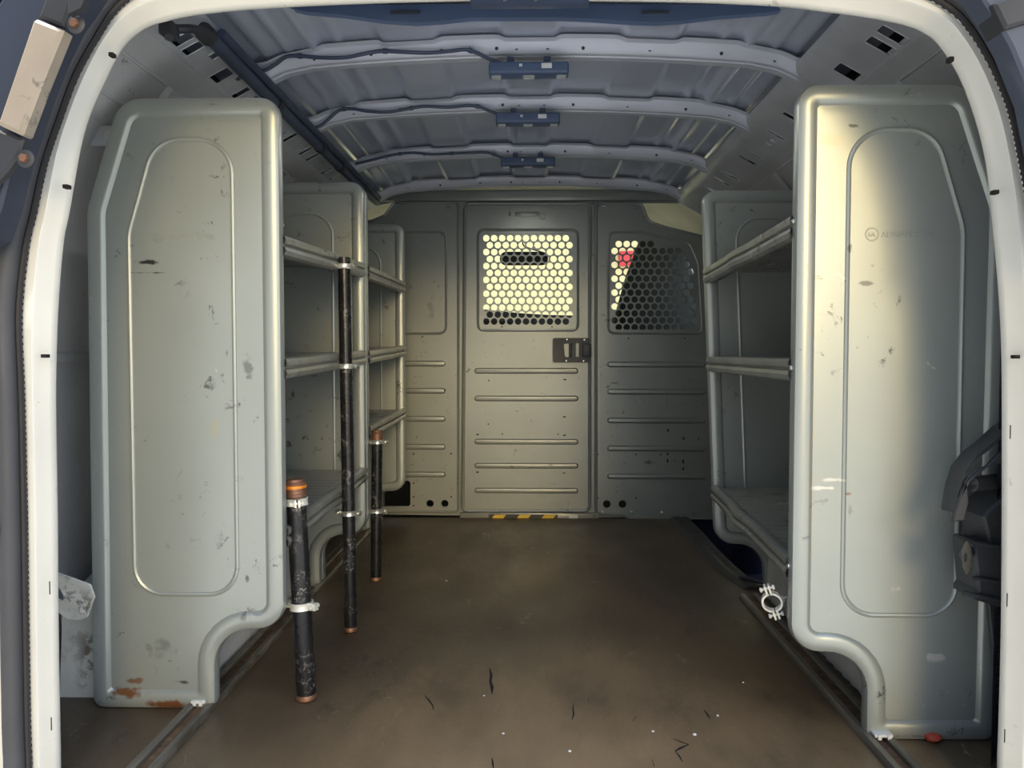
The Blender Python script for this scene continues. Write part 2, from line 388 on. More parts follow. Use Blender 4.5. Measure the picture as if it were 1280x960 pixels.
# side walls: pressed sheet swept along the van, with a crease, a slotted roof rail and an outer skin
def sweep(mb, sec, ys, s):
    mb.loft([[Vector((s * x, y, z)) for x, z in sec] for y in ys], closed=False)
WALLSEC = [(.690, 1.261), (.700, 1.250), (.725, 1.238), (.80, 1.150), (.815, 1.135), (.835, 1.128), (.885, 1.04), (.915, .98), (.935, .70), (.935, .684), (.928, .678), (.928, .664),
           (.935, .656), (.942, .50), (.945, .10), (.945, -.02)]
for s, nm in ((-1, 'left'), (1, 'right')):
    mb = MB(); sweep(mb, WALLSEC, [1.22, 1.7, 2.3, 3.0, 3.32], s)
    # outer skin closes the cavity behind the slots, its shade painted in dark navy
    sk = MB(); sweep(sk, [(.60, 1.385), (.74, 1.36), (.97, 1.10), (.985, -.31)], [1.19, 3.32], s)
    wall = mb.build('wall_' + nm, 'wall', kind='structure'); sk.build('outer_skin', 'shell', wall)
    # raised reinforcing ribs on the upper wall
    rb = MB()
    for yy in (1.40, 1.66, 2.02, 2.46, 2.90):
        rb.loft([[Vector((s * x, yy + dy, z)) for dy, (x, z) in zip((-.03, -.018, .018, .03), ((x0 + e, z0 + e), (x0 - .006, z0 - .006), (x0 - .006, z0 - .006), (x0 + e, z0 + e)))]
                 for (x0, z0) in ((.735, 1.225), (.755, 1.20), (.79, 1.155))for e in (0,)], closed=False)
    for y0_, y1_ in ((1.27, 1.38), (1.43, 1.64), (1.69, 2.0), (2.05, 2.44), (2.50, 2.88)):
        rb.tube([Vector((s * (.725 + .075 * t), y, 1.238 - .088 * t)) for y, t in [(u, v * .1) for u, v in rrect(y0_ * 1, y1_, 1.5, 8.5, .015, 4)]], .0035, 6, closed=True)
    rb.build('stiffener', 'wall', wall)
    # slotted rail face
    ax, az = (.630, 1.293) if s < 0 else (.610, 1.300)
    bx_, bz = (.690, 1.261) if s < 0 else (.702, 1.249)
    def f(y, t, d, ax=ax, az=az, bx_=bx_, bz=bz, s=s):
        nx, nz = (bz - az), -(bx_ - ax); l = math.hypot(nx, nz); nx /= l; nz /= l
        return Vector((s * (ax + (bx_ - ax) * t - nx * -d * 1), y, az + (bz - az) * t + nz * d * -1))
    if s < 0: slots = [(1.53, .015, .2, .8), (1.576, .015, .2, .8), (1.64, .012, .0, .35), (1.727, .022, .2, .85), (1.775, .010, .02, .3), (1.84, .012, .2, .85), (1.90, .012, .2, .85), (2.02, .018, .0, .3),
                       (2.17, .005, .45, .8), (2.217, .011, .2, .85), (2.29, .005, .4, .6), (2.34, .005, .4, .8), (2.367, .011, .2, .85), (2.44, .011, .2, .85), (2.62, .012, .2, .85), (2.715, .010, .2, .85), (2.80, .006, .4, .6), (2.89, .010, .2, .85)]
    else: slots = [(1.515, .016, .38, .92), (1.565, .016, .38, .92), (1.715, .022, .35, .9), (2.05, .012, .3, .9), (2.20, .007, .35, .9), (2.245, .004, .6, .75), (2.28, .004, .55, .7), (2.41, .006, .3, .9), (2.48, .012, .3, .9),
                   (2.69, .010, .25, .9), (2.79, .010, .25, .9), (2.94, .010, .25, .9)]
    holes = []
    for (y, w, t0, t1) in slots:
        t0 = max(t0, .06); k = .3
        holes.append([(y - w, t0 + .02), (y - w * .7, t0), (y + w * .7, t0), (y + w, t0 + .02), (y + w, t1 - .02), (y + w * .7, t1), (y - w * .7, t1), (y - w, t1 - .02)])
    rl = MB(); rl.plate([(1.24, 0), (3.32, 0), (3.32, 1), (1.24, 1)], holes, 0, .0015, f)
    # inner flange turning up to the roof, with spot-weld dimples, and pressed lips around the slots
    sweep(rl, [(ax, az), (ax - .012, az + .012), (ax - .016, az + .028)], [1.24, 1.8, 2.5, 3.32], s)
    for h_ in holes: rl.tube([f(a, t, .0) for a, t in h_], .0013, 6, closed=True)
    rl.build('roof_rail', 'rail', wall)

# roof skin with pressed channels
def corr(x):
    ph = abs(x) / .27 % 1.0; q = min(1, max(0, (.30 - abs(ph - .5)) / .07)); return .0075 * (q * q * (3 - 2 * q))
def rbead(x): return .0055 * sum(math.exp(-((abs(x) - c) / .009) ** 2) for c in (.43, .485, .545))
def roofz(x): return 1.388 - .085 * (x * x) - (0.02 * max(0, abs(x) - .56) / .08)
rf = MB(); xs = [-.72 + 1.44 * i / 180 for i in range(181)]
ys = [1.20, 1.4, 1.8, 2.2, 2.6, 3.0, 3.34]
rf.loft([[Vector((x, y, roofz(x) + corr(x) * 1.5 - rbead(x))) for x in xs] for y in ys], closed=False)
rf.loft([[Vector((x, y, 1.43)) for x in (-.76, 0, .76)] for y in (1.19, 5.0)], closed=False)
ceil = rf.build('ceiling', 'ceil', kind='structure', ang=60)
BOWS = [1.86, 2.27, 2.78, 3.27]
for i, by in enumerate(BOWS):
    mb = MB(); prof = [(-.050, .026, 1), (-.034, .023, .9), (-.026, .006, 0), (-.020, .001, 0), (-.006, .0015, 0), (-.004, -.001, 0), (.020, 0, 0), (.026, .006, 0), (.034, .023, .9), (.050, .026, 1)]
    rings = []
    for x in [(-.625 + 1.25 * k / 110) for k in range(111)]:
        zb = roofz(x) - .030 - max(0, abs(x) - .5) * .12
        rings.append([Vector((x, by + dy, zb + dz + (corr(x) * w))) for dy, dz, w in prof])
    mb.loft(rings, closed=False)
    mb.build('roof_bow', 'bow', ceil)
    h = MB()
    for x in (-.49, -.36, -.20, -.075, -.03, .04, .12, .27, .43, .55):
        z = roofz(x) - .030 - max(0, abs(x) - .5) * .12
        h.disc((x, by - .0275, z + .011), .0042, .0006, Vector((0, -1, -.25)), 10)
    loose(h, 'bolt_hole', 'black', ceil)

# dark header trim hanging inside the top of the opening
HP = [(366, 7), (600, 6), (972, 8), (976, 15), (960, 18), (900, 23), (850, 30), (820, 32), (790, 31), (740, 27), (700, 25), (590, 25), (550, 30), (520, 32), (480, 29), (430, 21), (380, 16), (366, 12)]
hp = [P(x, y - 2, 1.33) for x, y in HP]
mb = MB(); mb.plate([(p.x, p.z) for p in hp], [], 1.33, 1.345, lambda a, b, t: Vector((a, t + (b - 1.24) * .3, b)))
mb.box(-.405, .415, 1.30, 1.37, 1.262, 1.275, .003)
hd = mb.build('header_trim', 'steelblue', label='long dark blue trim blade hanging from the header inside the top of the rear opening', cat='trim')
mb = MB()
for a, b in ((488, 525), (802, 836)):
    p = P(a, 16.5, 1.327); q = P(b, 17, 1.327); mb.box(p.x, q.x, 1.322, 1.33, p.z - .001, p.z + .001)
loose(mb, 'clip_slot', 'black', hd)

# rear door frame (cream jambs + header) lofted between its inner and outer outline
INN = [(76, 1080), (76, 960), (75, 900), (73, 780), (72, 640), (70, 520), (71, 437), (74, 370), (80, 300), (87, 265), (101, 183), (112, 141), (132, 98), (152, 59), (180, 36), (208, 27), (239, 20), (290, 14), (346, 10), (430, 6), (520, 3), (640, 1),
       (760, 2), (880, 4), (980, 9), (1030, 15), (1077, 21), (1110, 27), (1139, 34), (1158, 43), (1173, 55), (1198, 93), (1218, 146), (1232, 202), (1239, 267), (1245, 330), (1250, 400), (1252, 480), (1252, 640), (1251, 780), (1248, 900), (1246, 960), (1246, 1080)]
OUT = [(44, 1080), (43, 960), (41, 900), (39, 780), (37, 640), (34, 500), (31, 430), (31, 380), (39, 310), (49, 267), (62, 208), (82, 149), (101, 98), (127, 51), (152, 14), (185, -10), (225, -24), (285, -32), (346, -36), (430, -40), (520, -42), (640, -44),
       (760, -43), (880, -40), (980, -36), (1040, -30), (1085, -22), (1125, -12), (1152, -2), (1177, 12), (1201, 33), (1229, 76), (1255, 135), (1269, 197), (1281, 262), (1288, 330), (1292, 400), (1294, 480), (1294, 640), (1293, 780), (1292, 900), (1291, 960), (1291, 1080)]
inn = smooth_path([P(x, y, 1.212) for x, y in INN], 3); outr = smooth_path([P(x, y, 1.188) for x, y in OUT], 3)
prof = [(1.03, 1.205), (1.0, 1.188), (.95, 1.182), (.56, 1.180), (.50, 1.182), (.44, 1.188), (.10, 1.200), (.02, 1.206), (0, 1.212), (.15, 1.220), (1.3, 1.245)]
mb = MB()
mb.loft([[Vector((a.x + (b.x - a.x) * w, y, a.z + (b.z - a.z) * w)) for w, y in prof] for a, b in zip(inn, outr)], closed=False)
frame = mb.build('door_1', 'white', kind='structure', ang=50)
# small punched slots
mb = MB()
for px, py, w, h in ((139, 68, 3, 2.5), (82, 233, 3.5, 2.5), (55, 445, 3.5, 2.2), (1189, 74, 3, 3), (1245, 240, 3.5, 2.5), (1271, 446, 3.5, 2.2)):
    p = P(px, py, 1.181); mb.box(p.x - w * .0012, p.x + w * .0012, 1.179, 1.19, p.z - h * .0012, p.z + h * .0012, .001)
for px, py in ((62, 735), (64, 905), (1263, 540), (1259, 750), (1256, 920)):
    yy = 1.1815 if px in (64, 1263) else 1.184; p = P(px, py, yy); mb.box(p.x - .0005, p.x + .0005, yy - .0004, yy + .001, p.z - .010, p.z + .010)
loose(mb, 'punched_slot', 'crack', frame)
# outer body flange beyond the seal
def off(path, d):
    o = []
    for i, p in enumerate(path):
        t = path[min(i + 1, len(path) - 1)] - path[max(i - 1, 0)]; n = Vector((-t.z, 0, t.x)).normalized(); o.append(p + n * d)
    return o
bodyp = [(0.004, 1.205), (.030, 1.215), (.040, 1.21), (.050, 1.195), (.15, 1.20), (.19, 1.25)]
mb = MB(); mb.loft([[Vector((q.x, y, q.z)) for q, y in zip(row, [b[1] for b in bodyp])] for row in zip(*[off(outr, b[0]) for b in bodyp])], closed=False)
mb.build('trim_3', 'white', kind='structure')
ws = thing('weatherstrip', (0, 1.19, .05), 'grey black rubber weatherstrip running around the cream rear door frame', 'weatherstrip')
mb = MB(); mb.tube([p + Vector((0, -.018, 0)) for p in off(outr, .0185)], .0150, 12); mb.tube([p + Vector((0, -.012, 0)) for p in off(outr, .0205)], .0115, 10)
mb.build('bulb', 'seal', ws)
mb = MB(); mb.tube([p + Vector((0, -.012, 0)) for p in off(outr, .0015)], .0048, 8)
o2 = off(outr, .0015); acc = 0; last = o2[0]
for p in o2:
    pass
dense = []
for i in range(len(o2) - 1):
    a, b = o2[i], o2[i + 1]; k = max(1, int((b - a).length / .008))
    dense += [a.lerp(b, j / k) for j in range(k)]
for p in dense: mb.box(p.x - .0022, p.x + .0022, 1.180, 1.186, p.z - .0018, p.z + .0018)
mb.build('serrated_lip', 'seallip', ws)

# door hardware at the outer top corners (open rear doors folded outwards)
dl = thing('rear_door_edge', tuple(P(0, 300, 1.12)), 'dark edge of the open left rear door with a tan bumper pad, at upper left', 'door edge')
def slab(mb, pts, y0, y1, bev=.004):
    w = [P(x, y, (y0 + y1) / 2) for x, y in pts]; o_ = densify([(q.x, q.z) for q in w], .03)
    rings = [[Vector((a, y, b)) for a, b in inset(o_, d)] for d, y in ((bev, y0), (0, y0 + bev), (0, y1 - bev), (bev, y1))]
    mb.loft(rings, True, True, True)
mb = MB(); slab(mb, [(26, -12), (128, -12), (112, 12), (96, 34), (78, 70), (60, 115), (42, 170), (30, 205), (16, 262), (3, 300), (-60, 330), (-60, 150), (0, 38)], 1.09, 1.14)
mb.build('door_shell', 'shell', dl)
mb = MB(); slab(mb, [(3, 158), (6, 152), (48, 30), (52, 28), (86, 42), (60, 106), (36, 170), (33, 172)], 1.06, 1.088, .005); mb.build('bumper_pad', 'tan', dl, label='tan plastic bumper pad')
mb = MB(); slab(mb, [(64, -8), (98, -8), (92, 12), (83, 36), (52, 24)], 1.07, 1.088, .004); slab(mb, [(-4, 160), (34, 176), (28, 196), (14, 215), (-10, 240)], 1.07, 1.088); slab(mb, [(90, -10), (114, -10), (104, 12), (88, 20)], 1.04, 1.06)
loose(mb, 'hinge_pocket', 'black', dl)
mb = MB()
for px, py in ((94, 30), (31, 198)):
    p = P(px, py, 1.062); mb.disc(p, .0065, .006, n=6)
    MB().disc(p + Vector((0, .004, 0)), .012, .004, n=14).build('washer', 'black', dl)
loose(mb, 'bolt', 'copper', dl)
dr = thing('rear_door_edge', tuple(P(1275, 300, 1.12)), 'blue grey edge of the open right rear door beside the seal, at upper right', 'door edge')
mb = MB(); slab(mb, [(1204, -12), (1300, -12), (1330, 60), (1330, 340), (1302, 300), (1294, 210), (1278, 130), (1252, 66), (1232, 30)], 1.10, 1.145, .004)
mb.build('door_shell', mat('slate_blue_trim', (.06, .075, .11, 1), .4), dr)
mb = MB(); slab(mb, [(1229, 14), (1268, -8), (1276, 8), (1280, 34), (1244, 45)], 1.09, 1.14, .004); loose(mb, 'hinge_pocket', 'black', dr)
# grab handle / striker with a hole low on the left body edge
mb = MB(); p = P(0, 661, 1.17); mb.box(p.x - .03, p.x + .010, 1.155, 1.185, p.z - .023, p.z + .023, .008, 3)
q = thing('door_bumper', (p.x, 1.17, p.z - .023), 'small black rubber bumper with a round dimple on the white body, far left edge', 'bumper')
mb.build('body', 'black', q); MB().disc((p.x - .002, 1.156, p.z), .010, .003, n=16).build('dimple', 'seallip', q)
mb = MB(); p = P(2, 376, 1.18); mb.box(p.x - .02, p.x + .004, 1.15, 1.18, p.z - .012, p.z + .012, .006)
mb.build('door_bumper', 'black', label='small black rubber stop on the far left white body, above the dimpled bumper', cat='bumper')
# latch striker at the top centre
mb = MB(); a = P(588, -14, 1.18); b = P(736, 4, 1.18); mb.box(a.x, b.x, 1.165, 1.20, b.z, a.z, .003)
st = mb.build('latch_housing', 'navy', label='dark latch housing with a chrome striker at the top centre of the opening', cat='latch')
p = P(650, 1, 1.16); MB().tube(smooth_path([(p.x - .022, 1.168, p.z + .006), (p.x - .020, 1.15, p.z + .001), (p.x, 1.145, p.z - .001), (p.x + .020, 1.15, p.z + .001), (p.x + .022, 1.168, p.z + .006)]), .0035, 8).build('striker_loop', 'zinc', st)

# ================================================================== FLOOR TRACKS
def ytrack(name, xc, y0, y1, lab):
    t = thing(name, (xc, y0, 0), lab, 'track')
    for sx in (-1, 1):
        mb = MB(); sec = [(0, 0), (0, .010), (.003, .0125), (.013, .0125), (.015, .010), (.017, .006), (.017, .0)]
        n = 18; rings = []
        for k in range(n + 1):
            y = y0 + (y1 - y0) * k / n; rings.append([Vector((xc + sx * (.010 + a), y, b + .0002)) for a, b in sec])
        mb.loft(rings, True, True, True); mb.build('rail_lip', 'track', t)
    MB().box(xc - .0105, xc + .0105, y0, y1, .0002, .0025).build('channel', 'channel', t)
    return t
ytrack('floor_track', -.628, 1.17, 3.25, 'long dirty steel floor track along the left side of the plywood floor')
ytrack('floor_track', .612, 1.17, 2.22, 'dirty steel floor track along the right side of the plywood, ending beyond the right shelf')
# thin edge strip beside the left track and wheelhouse covers
mb = MB(); mb.box(-.668, -.660, 2.34, 3.28, .0002, .012, .002); mb.build('edge_strip', 'track', label='thin steel edge strip on the floor between left track and wheelhouse', cat='strip')
WH = []
for s, nm in ((-1, 'left'), (1, 'right')):
    mb = MB(); sec = [(.661, 0), (.661, .02), (.664, .14), (.69, .20), (.76, .235), (.92, .24), (.93, 0)]
    n = 30; rings = []
    for k in range(n + 1):
        y = 1.54 + .68 * k / n; h = math.sin(PI * min(1, max(0, (k / n)))) ** .35 if 0 < k < n else .55
        rings.append([Vector((s * (a + (.004 if k % 2 else 0) * (a < .7)), y, b * (.6 + .4 * h))) for a, b in sec])
    mb.loft(rings, True, True, True)
    w_o = mb.build('wheelhouse', 'whitedirty', label='dirty white ribbed wheelhouse low behind the %s rear shelf end panel' % nm, cat='wheelhouse'); WH.append(w_o)
# crumpled white sheet metal and its bracket at the left rear corner
mb = MB(); rows = []
for j in range(15):
    z = .0 + .185 * j / 14; row = []
    for k in range(15):
        u = k / 14; x = -.938 + .115 * u; y = 1.565 + .035 * u + .012 * math.sin(u * 9) * (1 - j / 20) + .006 * noise.noise(Vector((u * 5, z * 30, 0)))
        y += -.014 * math.exp(-((u - .55 + .25 * j / 14) / .12) ** 2); row.append(Vector((x, y, z)))
    rows.append(row)
mb.loft(rows, closed=False); mb.loft([[v + Vector((0, .004, 0)) for v in r] for r in rows], closed=False)
mb.build('corner_sheet', 'whitedirty', WH[0])
pts = [(60, 706), (78, 712), (96, 719), (118, 728), (121, 745), (108, 772), (98, 776), (84, 774), (72, 764), (60, 756)]
w = [P(x, y, 1.46) for x, y in pts]; hw = [P(x, y, 1.46) for x, y in ((72, 729), (80, 733), (84, 742), (83, 749), (78, 750), (70, 744))]
mb = MB(); mb.plate([(v.x, v.z) for v in w], [[(v.x, v.z) for v in hw]], 1.458, 1.463, lambda a, b, t: Vector((a, t + (b - .2) * -.25 + noise.noise(Vector((a * 40, b * 40, 0))) * .004, b)))
for px, py in ((97, 741), (104, 762)): mb.disc(P(px, py, 1.455), .006, .004)
mb.build('corner_bracket', 'whitedirty', label='chipped white bracket with an oval hole between left jamb and left shelf panel', cat='bracket')
# grey bracket with two holes, above left panel shoulder
a = P(105, 118, 1.50); b = P(148, 178, 1.50)
mb = MB(); mb.box(-.862, -.745, 1.56, 1.568, 1.085, 1.125, .003)
br = mb.build('wall_bracket', 'rail', label='grey bracket with bright oval holes on the wall above the left shelf panel shoulder', cat='bracket')
MB().disc((-.815, 1.559, 1.104), .014, .002, n=18).disc((-.775, 1.559, 1.104), .014, .002, n=18).build('oval_hole', 'label', br)

# rubber mat edge by the side door step
mb = MB(); rings = []
for k, (x, y, h) in enumerate([(.575, 3.26, .014), (.58, 3.0, .016), (.578, 2.75, .018), (.585, 2.52, .016), (.60, 2.40, .012), (.625, 2.30, .008)]):
    w_ = .078 - .004 * k; rings.append([Vector((x + a * w_, y, .0003 + b * h)) for a, b in ((-.1, 0), (.0, .5), (.12, .9), (.3, 1), (.45, .75), (.55, .7), (.7, 1), (.88, .95), (1, .4), (1.02, 0))])
mb.loft(rings, True, True, True)
mb.build('rubber_mat', 'mat', label='folded black rubber mat edge on the floor beside the side door step', cat='mat')
mb = MB(); mb.tube(smooth_path([(.63, 2.38, .012), (.65, 2.33, .02), (.69, 2.30, .016), (.72, 2.28, .01)]), .007, 8)
mb.build('floor_cable', 'black', label='short black cord lying at the end of the rubber mat near the empty clamp', cat='cable')

# ================================================================== SHELVING UNITS
PO = densify(rpoly([(0, 1.17, .034), (.295, 1.17, .055), (.366, .955, .09), (.360, .0, .016), (.134, 0, .012), (.134, .155, .070), (0, .155, .050)], 9), .05)
BEAD = rpoly([(.090, 1.080, .065), (.235, 1.080, .065), (.287, .905, .10), (.287, .221, .055), (.090, .221, .055)], 9)
HP_ = 1.157
PC = [(0, HP_, .036), (.300, HP_, .058), (.366, .950, .09), (.372, .0, .022), (.134, 0, .018), (.134, .155, .070), (0, .155, .052)]
PC0 = PC
def oring(d, n=8, seg=5):
    m = len(PC); cs = []
    def cross(a, b_): return a.x * b_.y - a.y * b_.x
    Pv = [Vector(c[:2]) for c in PC]
    for i in range(m):
        p = Pv[i]; e1 = (p - Pv[i - 1]).normalized(); e2 = (Pv[(i + 1) % m] - p).normalized()
        n1 = Vector((e1.y, -e1.x)); n2 = Vector((e2.y, -e2.x))     # clockwise outline: inward is to the right
        q1 = p + n1 * d; q2 = p + n2 * d; t = cross(q2 - q1, e2) / cross(e1, e2); q = q1 + e1 * t
        convex = cross(e1, e2) < 0; cs.append((q.x, q.y, max(.007, PC[i][2] - d) if convex else PC[i][2] + d))
    r = rpoly(cs, n); out = []; k = n + 1
    for i in range(m):
        arc = r[i * k:(i + 1) * k]; out += arc; a = Vector(arc[-1]); b_ = Vector(r[((i + 1) * k) % len(r)])
        out += [tuple(a.lerp(b_, j / seg)) for j in range(1, seg)]
    return out
PROF = [(.046, .0270), (.036, .0265), (.029, .033), (.009, .034), (.002, .030), (0, .023), (0, .011), (.002, .004), (.009, 0), (.026, 0), (.031, .002), (.035, .0072), (.046, .0068)]
def end_panel(parent, s, X0, y, tilt=0., zo=0., logo=None, beadback=True):
    """X0 aisle-side edge; tilt leans the panel sideways"""
    pos = lambda u, yy, z: Vector((s * (X0 + u) + tilt * (z - .66), y + yy, z + zo))
    mb = MB(); mb.loft([[pos(u, yy, z) for u, z in oring(d)] for d, yy in PROF], True, True, True)
    bd = BEAD if s > 0 else BEAD
    mb.tube([pos(u, .0078, z) for u, z in bd], .0048, 8, closed=True)
    if beadback: mb.tube([pos(u, .026, z) for u, z in bd], .0048, 8, closed=True)
    pn = mb.build('end_panel', 'panel', parent, ang=40)
    return pn, pos
def shelf(parent, s, posn, posf, yn, yf, zn, zf, bump=0.):
    """tray between the two end panels with a hemmed front lip; corrugated deck"""
    mb = MB(); n = 28; lip = [(.020, -.006), (.012, -.002), (.004, 0), (-.004, -.003), (-.0055, -.010), (-.004, -.016), (.003, -.0185), (.003, -.021), (-.004, -.0235), (-.006, -.030), (-.003, -.038), (.006, -.042), (.020, -.042), (.020, -.038), (.009, -.036)]
    def at(k): 
        t = k / n; z = zn + (zf - zn) * t; y = yn - .014 + (yf - yn + .024) * t
        a = posn(0, 0, z); b = posf(0, 0, z); X = a.x + (b.x - a.x) * t
        return X, y, z
    rings = []
    for k in range(n + 1):
        X, y, z = at(k); t = k / n
        o_ = bump * math.exp(-((t - .55) / .09) ** 2)
        rings.append([Vector((X + s * (u - o_), y, z + dz)) for u, dz in lip])
    mb.loft(rings, closed=False)
    mb.loft([[v + Vector((s * .0015, 0, 0)) for v in r] for r in rings], closed=False)
    for dz, in ((-.006,), (-.0085,)):
        rr = []
        for k in range(4 * n + 1):
            X, y, z = at(k / 4); w = .003 if (k // 3) % 2 else 0
            rr.append([Vector((X + s * u, y, z + dz - w * e)) for u, e in ((.018, 0), (.035, 1), (.31, 1), (.345, 0), (.350, 0))] + [Vector((X + s * .350, y, z + dz + .025))])
        mb.loft(rr, closed=False)
    return mb.build('shelf', 'shelf', parent)
def zat(px, py, X): # height of a place on the vertical plane x = X
    Y = X / ((px - VPX) / FPX); return P(px, py, Y).z

# left rear unit
A = .474
u1 = thing('shelving_unit', (-A - .18, 1.53, 0), 'grey steel shelving unit on the left nearest the rear door, black pipes clamped to it', 'shelving unit', 'steel shelving units')
p1, pos1n = end_panel(u1, -1, .466, 1.490)
PC = [(0, 1.17, .036), (.295, 1.17, .058), (.366, .955, .09), (.360, .0, .022)] + PC[4:]
p2, pos1f = end_panel(u1, -1, A, 2.285)
for zn, zf, bp in ((.905, .940, .006), (.672, .690, .004), (.348, .352, .006)): shelf(u1, -1, pos1n, pos1f, 1.524, 2.285, zn, zf, bp)
# left front unit
u2 = thing('shelving_unit', (-A - .18, 2.33, 0), 'grey steel shelving unit on the left against the partition, behind the pipes', 'shelving unit', 'steel shelving units')
p3, pos2n = end_panel(u2, -1, A, 2.325)
p4, pos2f = end_panel(u2, -1, A, 3.02)
for zn, zf in ((.940, .953), (.690, .712), (.468, .474)): shelf(u2, -1, pos2n, pos2f, 2.359, 3.02, zn, zf, .003)
# right unit
u3 = thing('shelving_unit', (.46 + .18, 1.41, 0), 'grey steel shelving unit standing along the right side of the van', 'shelving unit', 'steel shelving units')
B_ = .459
PC = [(0, 1.141, .036), (.295, 1.141, .058), (.366, .935, .09), (.360, .0, .022)] + PC[4:]
BEAD = rpoly([(.090, 1.064, .065), (.235, 1.064, .065), (.287, .895, .10), (.287, .221, .055), (.090, .221, .055)], 9)
p5, pos3n = end_panel(u3, 1, B_, 1.395)
p6, pos3f = end_panel(u3, 1, .498, 2.235, tilt=.046 * -1, zo=-.010)
for zn, zf, bp in ((.922, .916, .005), (.673, .672, .003), (.322, .312, .008)): shelf(u3, 1, pos3n, pos3f, 1.429, 2.235, zn, zf, bp)
# feet clips on the track, screws up the aisle edges
def part(mb, *a, **k): return mb.build(*a, **k)
MB().box(-.645, -.618, 1.485, 1.515, .013, .019, .002).box(-.640, -.634, 1.483, 1.487, .010, .019).box(-.628, -.622, 1.483, 1.487, .010, .019).build('track_clip', 'label', u1)
MB().box(.600, .632, 1.378, 1.41, .013, .019, .002).box(.605, .611, 1.376, 1.38, .010, .019).box(.622, .628, 1.376, 1.38, .010, .019).build('track_clip', 'label', u3)
for par, s, X, y, zs in ((u1, -1, A, 1.53, (.925, .90, .66, .33, .29)), (u1, -1, A, 2.30, (.93, .68, .345)), (u2, -1, A, 3.035, (.945, .70, .467)), (u3, 1, B_, 1.412, (.91, .655, .305)), (u3, 1, .50, 2.25, (.895, .65, .296))):
    for z in zs:
        tl = -.046 * (z - .66) if y == 2.25 else 0
        MB().disc((s * (X - .0005) + tl, y, z), .0045, .003, Vector((-s, 0, 0)), 8, dome=.001).build('screw', 'zinc', par)
# embossed maker's marks
def emblem(par, cx, cz, y, r, tx, size, txt='ADRIAN STEEL', dep=.0016, tz=0):
    mb = MB(); mb.tube([(cx + r * math.cos(a), y, cz + r * math.sin(a)) for a in [2 * PI * k / 28 for k in range(28)]], .0013, 6, closed=True)
    mb.text('SA', r * 1.05, (cx - r * .66, y, cz - r * .38), dep); mb.text(txt, size, (tx, y, cz - size * .36 + tz), dep)
    mb.build('embossed_logo', 'panel', par)
p = P(1090, 293, 1.4025); q = P(1101, 293, 1.4025); emblem(p5, p.x, p.z, 1.4018, .0108, q.x, .0142)
p = P(197, 297, 1.497); q = P(212, 297, 1.497); emblem(p1, p.x, p.z, 1.4964, .0085, q.x, .0134, dep=.0009)
p = P(912, 287, 2.243); q = P(925, 287, 2.243); emblem(p6, p.x, p.z, 2.2415, .0120, q.x, .0150)

# ================================================================== PIPES AND CLAMPS
def pipe(name, p0, p1, r, lab, top=None, tip=True):
    t = thing(name, (p0.x, p0.y, 0), lab, 'pipe', 'black pipes standing on the floor')
    p0 = Vector(p0); p1 = Vector(p1); d = (p1 - p0).normalized()
    MB().tube([p0 + d * .012, p1 - d * (.0 if not top else .035)], r, 24).build('pipe_body', 'pipe', t)
    MB().tube([p0 + d * .0005, p0 + d * .003, p0 + d * .010, p0 + d * .013], [r * .9, r * 1.06, r * 1.06, r * .98], 24).build('foot_ring', 'copper', t, label='rusty copper coloured foot ring')
    if top:
        e = p1 - d * .035
        mb = MB(); ps = []; rs = []
        for k in range(13): ps.append(e + d * (.035 * k / 12)); rs.append(r * (1.0 + (.05 if k % 2 else 0)) * (1.02 if k < 10 else .95))
        mb.tube(ps, rs, 24); mb.build('threaded_end', 'copper', t, label='threaded rusty copper coloured end')
        if top == 'orange': MB().tube([e + d * .017, e + d * .018, e + d * .023, e + d * .024], [r * 1.02, r * 1.12, r * 1.12, r * 1.02], 24).build('collar', 'orange', t, label='bright orange collar')
    return t
PA0 = Vector((-.4380, 1.540, 0)); PA1 = P(369, 599, 1.548)
PB0 = Vector((-.4375, 1.926, 0)); PB1 = P(430, 322, 1.940)
PC0 = Vector((-.4600, 2.365, 0)); PC1 = P(471.5, 538, 2.37)
pipe('black_pipe', PA0, PA1, .0190, 'short thick black pipe with an orange collar, nearest the camera', top='orange')
pipe('black_pipe', PB0, PB1, .0155, 'tallest thin black pipe, reaching the top shelf of the left unit')
pipe('black_pipe', PC0, PC1, .0160, 'short black pipe with a rusty top, farthest from the camera', top='plain')
def onpipe(a, b, z): t = (z - a.z) / (b.z - a.z); return a.lerp(b, t)
